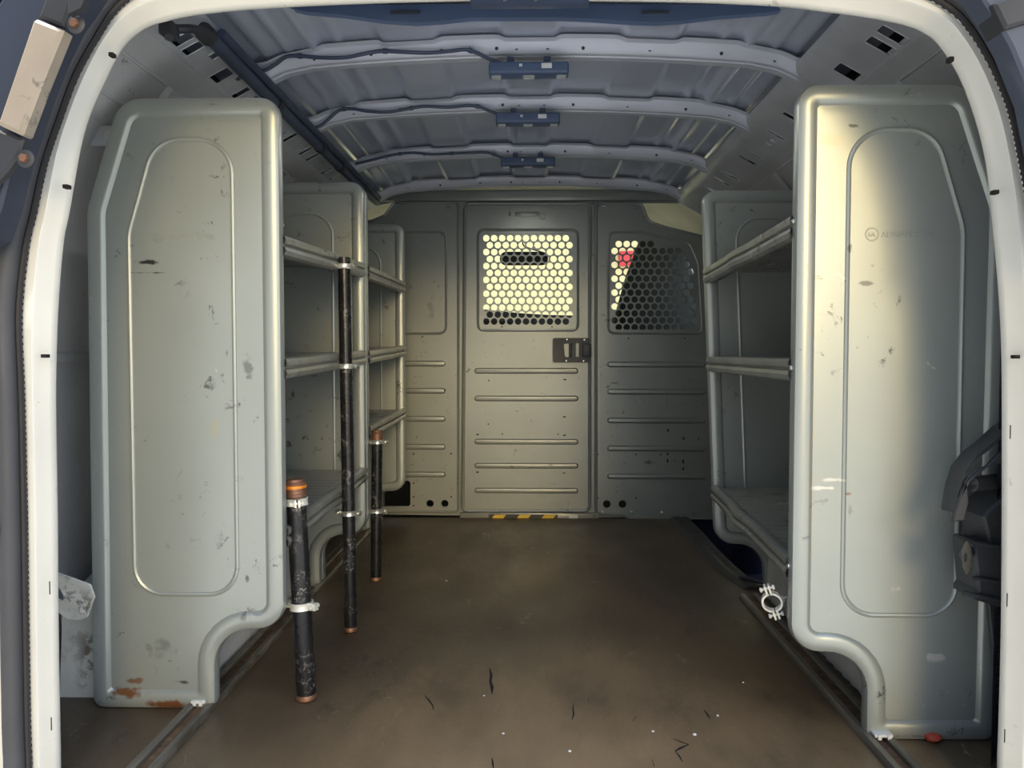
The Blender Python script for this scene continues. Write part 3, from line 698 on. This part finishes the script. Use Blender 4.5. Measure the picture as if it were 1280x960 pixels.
def clamp(name, c, axis, r, lugs, rod, m, lab, w=.007):
    """split ring clamp: two half shells, lugs with a bolt at each split, and a threaded rod"""
    t = thing(name, tuple(c), lab, 'clamp', 'split ring pipe clamps')
    c = Vector(c); ax = Vector(axis).normalized(); L1 = Vector(lugs).normalized(); L1 = (L1 - ax * L1.dot(ax)).normalized(); L2 = ax.cross(L1)
    for sg in (-1, 1):
        mb = MB(); rings = []
        for k in range(17):
            a = PI * (k + .35) / 16.7
            dr_ = L1 * math.cos(a) + L2 * math.sin(a) * sg
            rings.append([c + dr_ * (r + dr) + ax * h for dr, h in ((.0002, -w), (.0035, -w), (.0025, -w * .5), (.0025, w * .5), (.0035, w), (.0002, w))])
        mb.loft(rings, True, True, True)
        for e in (-1, 1):
            q = c + L1 * e * (r + .009); d = [L1 * .009, L2 * sg * .0017, ax * w]
            o_ = q + L2 * sg * .0035; V = [o_ + d[0] * i + d[1] * j + d[2] * k for i in (-1, 1) for j in (-1, 1) for k in (-1, 1)]
            mb.add(V, [(0, 1, 3, 2), (4, 6, 7, 5), (0, 4, 5, 1), (2, 3, 7, 6), (0, 2, 6, 4), (1, 5, 7, 3)])
        mb.build('half_ring', m, t)
    for e in (-1, 1):
        q = c + L1 * e * (r + .011); MB().tube([q - L2 * .013, q + L2 * .011], .0024, 8).disc(q + L2 * .009, .0048, .004, L2, 6).disc(q - L2 * .010, .0048, .004, -L2, 6).build('bolt', m, t)
    if rod:
        rd = Vector(rod); q = c + rd.normalized() * (r + .002)
        MB().disc(q, .0065, .006, rd, 6).build('nut', m, t)
        MB().tube([q, c + rd], .0032, 8).build('threaded_rod', m, t)
    return t
G = 'left'
dA = (PA1 - PA0); dB = (PB1 - PB0); dC = (PC1 - PC0)
pa = onpipe(PA0, PA1, P(366, 627, 1.545).z); clamp('pipe_clamp', pa, dA, .0196, (.35, -1, 0), (-.032, .012, 0), 'zincwhite', 'white splashed ring clamp just under the orange collar of the short pipe')
pa = onpipe(PA0, PA1, P(370, 757, 1.54).z); clamp('pipe_clamp', pa, dA, .0196, (1, -.5, 0), (-.034, .004, 0), 'zincwhite', 'white splashed ring clamp halfway down the nearest short pipe')
for py, lab in ((333, 'shiny zinc ring clamp at the top of the tallest pipe, on the top shelf lip'), (458, 'shiny zinc ring clamp on the tallest pipe at the middle shelf'), (641, 'shiny zinc ring clamp on the tallest pipe at the lowest shelf')):
    z = P(430, py, 1.93).z; pb = onpipe(PB0, PB1, z); clamp('pipe_clamp', pb, dB, .0160, (1, -.35, 0), (-.034, .03, 0), 'zinc', lab, .006)
for py, lab in ((552, 'zinc ring clamp near the rusty top of the farthest pipe'), (638, 'zinc ring clamp low on the farthest pipe, level with the tall pipe clamp')):
    z = P(470, py, 2.37).z; pc = onpipe(PC0, PC1, z); clamp('pipe_clamp', pc, dC, .0165, (1, -.3, 0), ((-.045 if py < 600 else -.06), -.02, 0), 'zinc', lab, .006)
c = P(965, 752, 1.45); clamp('pipe_clamp', c, (.25, 1, .15), .0150, (-.35, 0, 1), (.036, .006, .008), 'zincwhite', 'empty open ring clamp sticking out from the right shelf unit', .0065)

# ================================================================== PARTITION (bulkhead)
def b(px, py): q = P(px, py, YB); return (q.x, q.z)
def bpoly(pts, n=5): return rpoly([(*b(x, y), r) for x, y, r in pts], n)
XZ = lambda y: (lambda a, c_, t: Vector((a, y + t, c_)))
bk = thing('bulkhead_partition', (0, YB, 0), 'grey steel partition wall with a perforated centre door at the front of the cargo area', 'partition')
# surround frame: header bar, sill and two posts as one pressed sheet behind the leaves
fo = [b(395, 238), b(925, 238), b(930, 650), b(395, 643)]
hl = bpoly([(395 + 6, 256, .0), (470, 256, .0), (490, 252, 0), (572, 252, .01), (572, 634, .01), (401, 634, .0)])
hm = bpoly([(592, 262, .02), (731, 262, .02), (731, 632, .02), (590, 632, .02)])
hr = bpoly([(752, 253, .01), (905, 253, .0), (915, 262, 0), (918, 640, 0), (752, 636, .01)])
mb = MB(); mb.plate(fo, [hl, hm, hr], .016, .020, XZ(YB)); mb.build('frame_sheet', 'bulk', bk)
a0 = b(470, 238); a1 = b(874, 250)
mb = MB(); mb.box(a0[0] - .02, a1[0], YB - .004, YB + .015, a1[1], a0[1], .003); 
for px in (498, 509, 833, 849):
    q = b(px, 246); mb.disc((q[0], YB - .004, q[1]), .004, .004)
mb.build('header_bar', 'bulk', bk)
def bar(mb, x0, x1, yc, h=7.5, y=YB):
    """raised pill-shaped rib pressed in the sheet"""
    A0 = b(x0, yc - h / 2); A1 = b(x1, yc + h / 2); r = (A0[1] - A1[1]) / 2 * .98
    o_ = densify(rrect(A0[0], A1[0], A1[1], A0[1], r, 5), .05)
    mb.loft([[Vector((u, y + yy, v)) for u, v in inset(o_, d)] for d, yy in ((-.003, .001), (0, .0005), (.002, -.0045), (.005, -.0075), (.008, -.008))], True, False, True)
def beadpath(mb, pts, r=.006, y=YB, n=6):
    mb.tube([Vector((u, y, v)) for u, v in bpoly(pts, n)], r, 8, closed=True)
def dots(par, pts, r=.0035, y=YB, square=()):
    mb = MB()
    for px, py in pts: q = b(px, py); mb.disc((q[0], y, q[1]), r, .0006, n=8)
    for px, py, w_, h_ in square: q = b(px, py); mb.box(q[0] - w_ * .0033, q[0] + w_ * .0033, y - .0006, y + .001, q[1] - h_ * .0033, q[1] + h_ * .0033)
    loose(mb, 'screw_hole', 'crack', par)
def hexmesh(mb, cells, dx, r, y, th=.002):
    """perforated sheet made of hexagonal cells, each with or without its round hole"""
    R = dx / math.sqrt(3)
    for (cx, cz, hole) in cells:
        hexv = []
        for k in range(6):
            p_ = Vector((R * math.sin(PI / 3 * k), R * math.cos(PI / 3 * k))); q_ = Vector((R * math.sin(PI / 3 * (k + 1)), R * math.cos(PI / 3 * (k + 1))))
            hexv += [p_, p_.lerp(q_, .5)]
        circ = [v.normalized() * r for v in hexv]
        ring = lambda L_, yy: [Vector((cx + v.x, yy, cz + v.y)) for v in L_]
        if hole: mb.loft([ring(hexv, y + th), ring(hexv, y), ring(circ, y), ring(circ, y + th)], True)
        else: mb.add(ring(hexv, y), [tuple(range(12))])
# left leaf
LL = rpoly([(*b(574, 252), .02), (*b(492, 252), .02), (*b(480, 268), .02), (*b(464, 275), .01), (*b(400, 276), 0), (*b(400, 641), 0), (*b(574, 641), .02)], 5)
hbox = bpoly([(478, 601, .01), (513, 601, .012), (513, 633, .012), (470, 633, .01)])
mb = MB(); mb.plate(LL, [hbox, circle(*b(537.5, 629.5), .0155), circle(*b(556, 629.5), .0155)], 0, .012, XZ(YB))
beadpath(mb, [(480, 290, .02), (557.5, 290, .03), (557.5, 417, .03), (480, 417, .02)], .005)
for yc in (454.5, 488.5, 523.5, 558.5, 593): bar(mb, 500, 557, yc)
mb.tube([Vector((u, YB, v)) for u, v in inset(LL, .004)], .005, 8, closed=True)
ll = mb.build('side_panel', 'bulk', bk)
dots(ll, [(528, 421), (527.5, 453), (517, 567), (564, 567), (517, 604), (517, 621), (517, 632), (564, 621)])
mb = MB()
for px, py in ((497, 259), (560, 259)): q = b(px, py); mb.disc((q[0], YB - .001, q[1]), .006, .005, dome=.002)
loose(mb, 'screw', 'zinc', ll)
# centre door with perforated window
DL = bpoly([(580, 253, .03), (738.5, 253, .03), (738.5, 640, .03), (577, 640, .03)])
dx = 9.96 * YB / FPX * .999; cells = []
win = bpoly([(604, 292.6, .012), (716, 292.6, .012), (716, 406, .012), (604, 406, .012)])
for r_ in range(-1, 14):
    cy = 220 + (293 + 32.67 * r_) / 3.765
    for c_ in range(-1, 13):
        cx = 560 + (180 + 37.45 * c_ + (17 if r_ % 2 else 0)) / 3.765
        q = b(cx, cy)
        cells.append((q[0], q[1], 0 <= r_ <= 12 and 0 <= c_ <= 10))
mb = MB(); mb.plate(DL, [win], 0, .014, XZ(YB - .004))
hexmesh(mb, cells, dx * 1.01, .0138, YB - .002)
beadpath(mb, [(597.5, 287.5, .025), (722.5, 287.5, .025), (722.5, 413, .025), (597.5, 413, .025)], .0055, YB - .004)
for yc in (463.5, 498, 552, 582, 613): bar(mb, 593, 723, yc, 7.5, YB - .004)
mb.tube([Vector((u, YB - .004, v)) for u, v in inset(DL, .005)], .007, 8, closed=True)
dd = mb.build('door_leaf', 'bulk', bk)
YD = YB - .0045
dots(dd, [(643.5, 498), (674.5, 498), (713.5, 498), (611, 475.5), (610.5, 530), (628, 542.5), (697.5, 542.5), (643, 552.5), (713, 553), (643, 613), (674, 613), (713, 613), (627.5, 408.5), (690, 408.5)], .0032, YD,
     square=[(706, 474.5, 1.8, .8), (705.5, 521, 1.8, .8), (597, 543, 1.6, .8), (705.5, 544, 1.8, .8), (597, 590, 1.8, .8), (705, 591, 1.6, .6)])
q = b(645, 273.5); q2 = b(678, 270.5)
mb = MB(); mb.box(b(644, 0)[0], b(674, 0)[0], YD - .0025, YD, b(0, 273)[1], b(0, 267.5)[1], .001)
mb.tube([(q2[0] + .0125 * math.cos(a), YD - .001, q2[1] + .0125 * math.sin(a)) for a in [2 * PI * k / 20 for k in range(20)]], .0018, 6, closed=True)
mb.text('ADRIAN STEEL', .0135, (q[0] + .001, YD - .0028, b(0, 272.6)[1]), .0006); mb.text('SA', .012, (q2[0] - .0075, YD - .0012, q2[1] - .0045), .0006)
mb.build('embossed_plate', 'bulk', dd)
# slam latch
lt = MB(); oo = bpoly([(691, 422.5, .008), (736, 422.5, .006), (736, 453, .006), (691, 453, .008)]); h1 = bpoly([(704.5, 430, .004), (712.2, 429, .002), (712.2, 446.2, .002), (706, 446.2, .006)]); h2 = bpoly([(719.5, 429, .001), (723.5, 429, .001), (723.5, 446, .001), (719.5, 446, .001)])
lt.plate(oo, [h1, h2], -.014, .0, XZ(YD)); lt = lt.build('latch', 'latch', dd, label='black slam latch')
MB().box(b(729, 0)[0], b(740.5, 0)[0], YD - .022, YD - .010, b(0, 446)[1], b(0, 430)[1], .003).box(b(712.4, 0)[0], b(715.5, 0)[0], YD - .020, YD - .006, b(0, 447)[1], b(0, 428)[1], .002).build('latch_bolt', 'latch', dd)
mb = MB()
for px, py in ((708.5, 424.5), (730, 424.8), (707.5, 451), (729, 451.2)): q = b(px, py); mb.disc((q[0], YD - .014, q[1]), .003, .002)
loose(mb, 'rivet', 'zinc', dd)
# right leaf with perforated window and cut-away upper corner
RL = rpoly([(*b(744, 253), .03), (*b(744, 643), .02), (*b(776, 644), .01), (*b(786, 649), .01), (*b(925, 650), .0), (*b(925, 306), .01), (*b(836, 284), .03), (*b(811, 276), .05), (*b(803, 253), .03)], 6)
win2 = rpoly([(*b(763.5, 301), .01), (*b(763.5, 412), .01), (*b(870, 412), .01), (*b(869, 345), .03), (*b(858, 308), .03), (*b(816, 299.5), .03), (*b(775, 299.5), .01)], 4)
cells = []; ends = {0: (1, 5), 1: (0, 8), 2: (1, 9), 3: (0, 9), 4: (1, 10), 5: (0, 9), 6: (1, 10), 7: (0, 9), 8: (1, 10), 9: (0, 10), 10: (1, 10), 11: (0, 10), 12: (1, 10)}
for r_ in range(-1, 14):
    cy = 220 + (320 + 32.67 * r_) / 3.765
    for k in range(-1, 12):
        cx = 560 + ((804 - 37.5) + 37.5 * k + (18 if r_ % 2 else 0)) / 3.765; q = b(cx, cy)
        e_ = ends.get(r_); hole = bool(e_) and ((k >= (1 if r_ % 2 == 0 else 0)) and (k <= e_[1]))
        if cy < 300 and k > 9: continue
        if (cx > 874) or (cx > 858 and cy < 302): continue
        cells.append((q[0], q[1], hole))
mb = MB(); mb.plate(RL, [win2], 0, .012, XZ(YB))
hexmesh(mb, cells, dx * 1.01, .0138, YB + .002)
beadpath(mb, [(760.5, 291, .025), (760.5, 416.5, .025), (878, 416.5, .02), (873, 330, .04), (862, 303, .05), (800, 290, .03)], .0055, YB)
for yc in (455.5, 489.5, 525.5, 560.5, 595.5): bar(mb, 759, 882, yc)
mb.tube([Vector((u, YB, v)) for u, v in inset(RL, .004)], .006, 8, closed=True)
rl = mb.build('side_panel', 'bulk', bk)
dots(rl, [(784.5, 455.5), (808, 455.5), (832, 455.5), (856, 455.5), (747.5, 568), (795, 568), (826, 568), (783.5, 595.5), (807, 595.5), (830.5, 595.5), (854, 595.5), (747.5, 622.5), (795, 622.5), (785.5, 423), (856, 423)], .0033, YB,
     square=[(835, 538, .9, 1.8), (854.5, 548, .9, 1.8), (834.5, 567.5, .9, 1.6), (834.5, 576, .9, 2), (854, 577, .9, 2.4), (854, 586, .9, 1.8)])
dots(rl, [(758.5, 630), (778, 630)], .0165)
mb = MB()
for px, py in ((755, 259), (794, 259), (753, 640), (789, 640), (827, 641)): q = b(px, py); mb.disc((q[0], YB - .001, q[1]), .007, .005, dome=.002)
loose(mb, 'screw', 'zinc', rl)
# sill with hazard stripe tape
mb = MB(); s0 = b(575, 650.5); s1 = b(748, 641.2); mb.box(s0[0], s1[0], YB - .012, YB + .016, s0[1], s1[1], .002); mb.build('sill', 'bulk', bk)
mb = MB(); t0 = b(611, 648.5); t1 = b(697, 642.2); mb.box(t0[0], t1[0], YB - .0132, YB - .012, t0[1], t1[1]); tp = mb.build('hazard_tape', 'black', bk)
mb = MB()
for x in (614, 645, 676):
    pl = [b(x, 647.8), b(x + 14.5, 647.8), b(x + 19, 642.6), b(x + 4.5, 642.6)]; mb.plate(pl, [], -.0142, -.0130, XZ(YB))
loose(mb, 'amber_stripe', 'amber', tp)
mb = MB(); u0 = b(711, 647); u1_ = b(722, 643); mb.box(u0[0], u1_[0], YB - .0135, YB - .012, u0[1], u1_[1]); mb.build('sticker', 'label', bk)

# ================================================================== ROOF LAMPS, CABLES, CONDUIT
cable_px = [[(322, 90), (333, 87), (345, 80), (358, 71), (375, 70), (400, 72), (430, 72), (452, 68), (476, 64), (505, 65), (535, 66), (562, 64), (582, 62), (596, 66), (610, 73), (628, 79)],
            [(392, 160), (402, 156), (412, 148), (424, 138), (440, 136), (460, 139), (485, 140), (510, 136), (530, 133), (560, 134), (585, 132), (600, 134), (615, 140), (632, 145)],
            [(444, 205), (465, 200), (490, 194), (515, 191), (540, 193), (565, 192), (590, 191), (610, 191), (628, 197), (640, 200)]]
lamp_px = [(611, 711, 78, 94), (620, 700, 141.5, 155), (626, 694, 196.5, 208)]
where = ['nearest the rear opening', 'the middle one of the three', 'nearest the partition']
for i in range(3):
    Y = BOWS[i] - .05; x0, x1, ya, yb = lamp_px[i]; a = P(x0, yb, Y); c = P(x1, ya, Y)
    t = thing('ceiling_lamp', ((a.x + c.x) / 2, Y, a.z), 'black bar lamp under a roof bow, ' + where[i], 'lamp', 'black bar lamps under the roof bows')
    MB().box(a.x, c.x, Y - .012, Y + .034, a.z, c.z, .006, 3).build('housing', 'steelblue', t)
    mb = MB()
    for fx in (.27, .73):
        x = a.x + (c.x - a.x) * fx; mb.box(x - .008, x + .008, Y + .004, Y + .032, c.z - .002, c.z + .016, .001)
    loose(mb, 'mounting_tab', 'navy', t)
    mb = MB()
    for fx, w_ in ((.09, .06), (.5, .07), (.91, .06)):
        x = a.x + (c.x - a.x) * fx; w2 = (c.x - a.x) * w_; mb.box(x - w2, x + w2, Y + .002, Y + .026, a.z - .0008, a.z + .001, .0003)
    loose(mb, 'lens', 'lens', t)
    x = a.x + (c.x - a.x) * .72; zc = (a.z + c.z) / 2
    MB().box(x - .011, x + .012, Y - .0128, Y - .0119, zc - .003, zc + .008).build('paper_label', 'label', t)
    x = a.x + (c.x - a.x) * .40; MB().box(x - .0035, x + .0035, Y - .0128, Y - .0119, zc + .001, zc + .007).build('white_square', 'label', t)
    ld = bpy.data.lights.new('lamp_light', 'AREA'); ld.shape = 'RECTANGLE'; ld.size = (c.x - a.x) * .9; ld.size_y = .03; ld.energy = LAMP_W; ld.color = (1, .98, .9); ld.spread = PI
    lo = bpy.data.objects.new('lamp_light', ld); COL.objects.link(lo); lo.parent = t; lo.location = (0, .007, -.006)
    pth = smooth_path([P(x, y, BOWS[i] - .034 - .010) for x, y in cable_px[i]], 5)
    tc_ = thing('lamp_cable', tuple(pth[0]), 'thin black cable along the roof bow to the lamp ' + ['nearest the rear opening', 'in the middle of the roof', 'nearest the partition'][i], 'cable', 'black lamp cables')
    MB().tube(pth, .0044, 8).build('cable_run', 'navy', tc_)
    mb = MB()
    for k in (int(len(pth) * .27), int(len(pth) * .55), int(len(pth) * .82)):
        d = (pth[k + 1] - pth[k]).normalized(); mb.tube([pth[k] - d * .005, pth[k] + d * .005], .0062, 8)
    loose(mb, 'cable_clip', 'navy', tc_)
cd = thing('wiring_conduit', (-.62, 1.5, 1.28), 'dark corrugated wiring conduit along the upper left roof rail', 'conduit')
path = [Vector((-.612, 1.52, 1.286)), Vector((-.616, 1.9, 1.286)), Vector((-.616, 2.5, 1.286)), Vector((-.618, 3.24, 1.29))]
MB().tube(smooth_path(path, 8), .0150, 12).tube([(-.597, 1.56, 1.300), (-.600, 3.2, 1.300)], .009, 8).build('conduit_tube', 'navy', cd)
for y in (1.53, 1.95, 2.36, 2.60, 2.95):
    mb = MB(); mb.tube([(-.6145, y - .012, 1.286), (-.6145, y + .012, 1.286)], .0185, 12); mb.build('clip', 'black', cd)
p = [P(211, 46, 1.40), P(208, 33, 1.42), P(222, 36, 1.43), P(240, 36, 1.45), P(256, 40, 1.49), P(266, 44, 1.52)]
hs = thing('wire_harness', tuple(p[0]), 'black taped wire harness plug at the upper left corner of the opening', 'wiring')
MB().tube(smooth_path(p, 5), .008, 8).build('taped_wires', 'black', hs)
q = P(209, 34, 1.40); MB().box(q.x - .012, q.x + .010, 1.39, 1.43, q.z - .014, q.z + .012, .003).build('plug', 'black', hs)

# ================================================================== dark tool fixture by the right jamb
tf = thing('stowed_jack', tuple(P(1235, 755, 1.33)), 'dark metal fixture with a round tube end and flanged socket beside the right jamb', 'fixture')
c0 = P(1212, 604, 1.30); e0 = P(1290, 590, 1.37)
def hollow(mb, a, e, r, th, n=24):
    a = Vector(a); e = Vector(e); mb.tube([a + (e - a) * .12, a, a, a + (e - a) * .3], [r, r, r - th, r - th], n, caps=False); mb.tube([a + (e - a) * .1, e], r, n, caps=False); mb.tube([a, e], r - th, n, caps=False)
mb = MB(); hollow(mb, P(1213, 605, 1.295), P(1262, 600, 1.36), .0125, .002); mb.build('tube_end', mat('tube_grey', (.12, .12, .12, 1), .4, .4), tf, label='open round tube end')
# curved cover plate: cross-section arc swept up toward the jamb
mb = MB(); rings = []
for px, py, hh in ((1195, 640, 3), (1200, 622, 14), (1208, 606, 22), (1222, 592, 26), (1238, 580, 26), (1262, 562, 30)):
    top = P(px - 4, py - hh, 1.30); rings.append([top + Vector((-.004, -.012, -.01)), top + Vector((0, -.012, 0)), top + Vector((.006, .01, .004)), top + Vector((.010, .04, .002)), top + Vector((.012, .06, -.006)), top + Vector((.008, .05, -.010)), top + Vector((.002, .0, -.005))])
mb.loft(rings, True, True, True)
slab(mb, [(1192, 640), (1190, 652), (1204, 650), (1210, 628), (1208, 604), (1222, 588), (1240, 582), (1262, 578), (1262, 560), (1248, 566), (1232, 582), (1210, 600), (1200, 618)], 1.275, 1.283, .002)
mb.build('cover_plate', 'black', tf)
mb = MB(); slab(mb, [(1212, 640), (1222, 628), (1262, 600), (1262, 690), (1222, 690), (1218, 664)], 1.30, 1.38, .004); mb.build('upper_body', 'black', tf)
mb = MB(); slab(mb, [(1203, 675), (1206, 672), (1262, 680), (1262, 752), (1240, 753), (1204, 742), (1204, 736), (1208, 730)], 1.29, 1.36, .004)
mb.tube([P(1203, 676, 1.287), P(1262, 686, 1.287)], .003, 8); mb.tube([P(1204, 741, 1.287), P(1262, 753, 1.287)], .004, 8); mb.tube([P(1215, 722, 1.287), P(1262, 730, 1.287)], .003, 8)
mb.build('lower_body', 'black', tf)
mb = MB(); o_ = rpoly([(0, .027, .006), (.018, .010, .006), (.019, -.016, .006), (.008, -.032, .005), (-.008, -.014, .006), (-.014, .012, .008)], 5)
ctr = P(1207, 696, 1.262); mb.plate(o_, [circle(0, 0, .0075, 14)], -.004, .004, lambda a, c_, t: ctr + Vector((a * .75 + t * .7, t + a * .55, c_)))
MB().tube([ctr + Vector((.006, .012, 0)), ctr + Vector((.024, .036, 0))], .0095, 14).build('socket_tube', 'black', tf); mb.build('flanged_socket', mat('socket_grey', (.14, .14, .13, 1), .45, .4), tf)
mb = MB(); slab(mb, [(1233, 752), (1256, 752), (1256, 900), (1248, 880), (1240, 820)], 1.34, 1.352, .002)
for k in range(16): q = P(1247, 762 + k * 7, 1.338); mb.box(q.x - .004, q.x + .004, 1.335, 1.34, q.z - .002, q.z + .002)
mb.build('hanging_strap', 'black', tf)
# inner corner pillar behind the right jamb, coloured navy for the shade there
mb = MB(); mb.loft([[Vector((x, y, z)) for x, y in ((.76, 1.31), (.80, 1.36), (.83, 1.42), (.86, 1.55))] for z in (0, .4, .95, 1.08)], closed=False)
mb.build('trim_4', 'navy', kind='structure')
# small loose things on the floor
def lump(name, px, py, r, m, lab, cat, sq=.6, group=None):
    Y = CAMH / ((py - VPY) / FPX); c = P(px, py, Y); bm = bmesh.new(); bmesh.ops.create_icosphere(bm, subdivisions=2, radius=r)
    mb = MB(); mb.add([Vector((c.x, c.y, r * sq)) + Vector((v.co.x, v.co.y, v.co.z * sq)) * (1 + .25 * noise.noise(v.co * 90 + Vector((px, 0, 0)))) for v in bm.verts], [[v.index for v in f.verts] for f in bm.faces]); bm.free()
    return mb.build(name, m, label=lab, cat=cat, group=group)
lump('white_pebble', 304, 850, .0042, 'debris', 'small round white pebble on the floor beside the left floor track', 'pebble', .9)
lump('red_scrap', 1165, 929, .016, 'redplastic', 'scrap of red plastic on the floor under the right shelf panel', 'scrap', .5)
for px, py, r in ((816, 921, .0028), (868, 925, .0036), (897, 900, .0026), (605, 877, .002), (629, 926, .003), (712, 948, .003), (929, 857, .002), (558, 730, .003)):
    lump('white_chip', px, py, r, 'debris', 'tiny white chip lying on the brown plywood floor', 'chip', .5, 'white chips on the floor')

# ================================================================== CAB AND OUTSIDE, seen through the perforations
mb = MB(); sec = [(0, 1.372), (.45, 1.362), (.60, 1.335), (.70, 1.28), (.78, 1.18)]
for s in (-1, 1): mb.loft([[Vector((s * x, y, z)) for x, z in sec] for y in (3.36, 3.7, 4.35)], closed=False)
mb.build('trim_5', 'cream', kind='structure')
for s in (-1, 1):
    mb = MB(); mb.box(s * .84, s * .90, 3.33, 5.1, -.3, .78); mb.box(s * .80, s * .88, 3.33, 3.62, .7, 1.2); mb.box(s * .78, s * .84, 4.35, 4.42, .78, 1.28)
    mb.build('trim_6' if s < 0 else 'trim_7', 'cream', kind='structure')
MB().box(-.85, .85, 3.33, 5.1, -.29, -.25).build('trim_8', 'dash', kind='structure')
mb = MB(); rings = []
for x, z in ((-.83, .885), (-.4, .905), (-.25, .925), (-.05, .905), (.1, .895), (.5, .885), (.83, .88)):
    rings.append([Vector((x, 4.45, .4)), Vector((x, 4.35, .6)), Vector((x, 4.38, z - .06)), Vector((x, 4.46, z)), Vector((x, 4.8, z - .01)), Vector((x, 5.05, z - .04)), Vector((x, 5.05, -.25)), Vector((x, 4.6, -.25))])
mb.loft(rings, True, True, True); mb.build('dashboard', 'dash', label='dark dashboard top seen through the lower holes of the partition door', cat='dashboard')
mb = MB(); mb.loft([[Vector((x, 4.42, 1.32)), Vector((x, 5.05, .86))] for x in (-.8, 0, .8)], closed=False); mb.build('window_1', 'glass', kind='structure')
mb = MB(); a = P(655, 323, 4.25); o_ = rrect(a.x - .128, a.x + .128, a.z - .036, a.z + .036, .034, 6)
mb.loft([[Vector((u, 4.25 + yy, v)) for u, v in inset(o_, d)] for d, yy in ((.004, 0), (0, .006), (.004, .03), (.018, .04))], True, True, True)
rm = thing('rear_view_mirror', (a.x, 4.25, a.z - .036), 'black oval rear view mirror seen through the perforated door window', 'mirror'); mb.build('mirror_housing', 'dash', rm)
MB().tube(smooth_path([(a.x + .11, 4.27, a.z + .03), (a.x + .06, 4.30, a.z + .05), (a.x + .0, 4.36, a.z + .08), (a.x - .01, 4.42, a.z + .12)]), .004, 6).build('mirror_wire', 'dash', rm)
# passenger seat
st = thing('passenger_seat', (.62, 3.9, -.25), 'dark cloth passenger seat back filling the right perforated window', 'seat')
SP = [(768, 470), (768, 402), (784, 345), (801, 299), (808, 292), (846, 292), (856, 312), (873, 352), (890, 420), (900, 470)]
w = [P(x, y, 3.85) for x, y in SP]; o_ = densify(rpoly([(v.x, v.z, .02) for v in w], 4), .05)
mb = MB(); mb.loft([[Vector((u, 3.85 + yy, v)) for u, v in inset(o_, d)] for d, yy in ((.03, 0), (.010, .006), (0, .025), (0, .08), (.015, .11), (.04, .12))], True, True, True); mb.build('backrest', 'seat', st)
MB().box(.40, .88, 3.86, 4.35, .20, .42, .05, 3).box(.44, .84, 3.9, 4.3, -.24, .2, .02).build('seat_base', 'seat', st)
# outside
MB().box(-14, 14, -12, 22, -.72, -.68).build('floor_outside', 'asphalt', kind='structure')
MB().box(-4.5, 5.5, 9.6, 9.9, -.68, 4.2).build('building_wall', 'yellowwall', label='pale yellow building wall outside, seen bright through the windscreen', cat='building')
q = P(786, 322, 9.5); MB().box(q.x - .11, q.x + .11, 9.52, 9.6, q.z - .09, q.z + .08, .01).build('red_sign', 'red', label='small red sign on the yellow wall, seen through the right perforated window', cat='sign')
print('objects', len(bpy.data.objects))
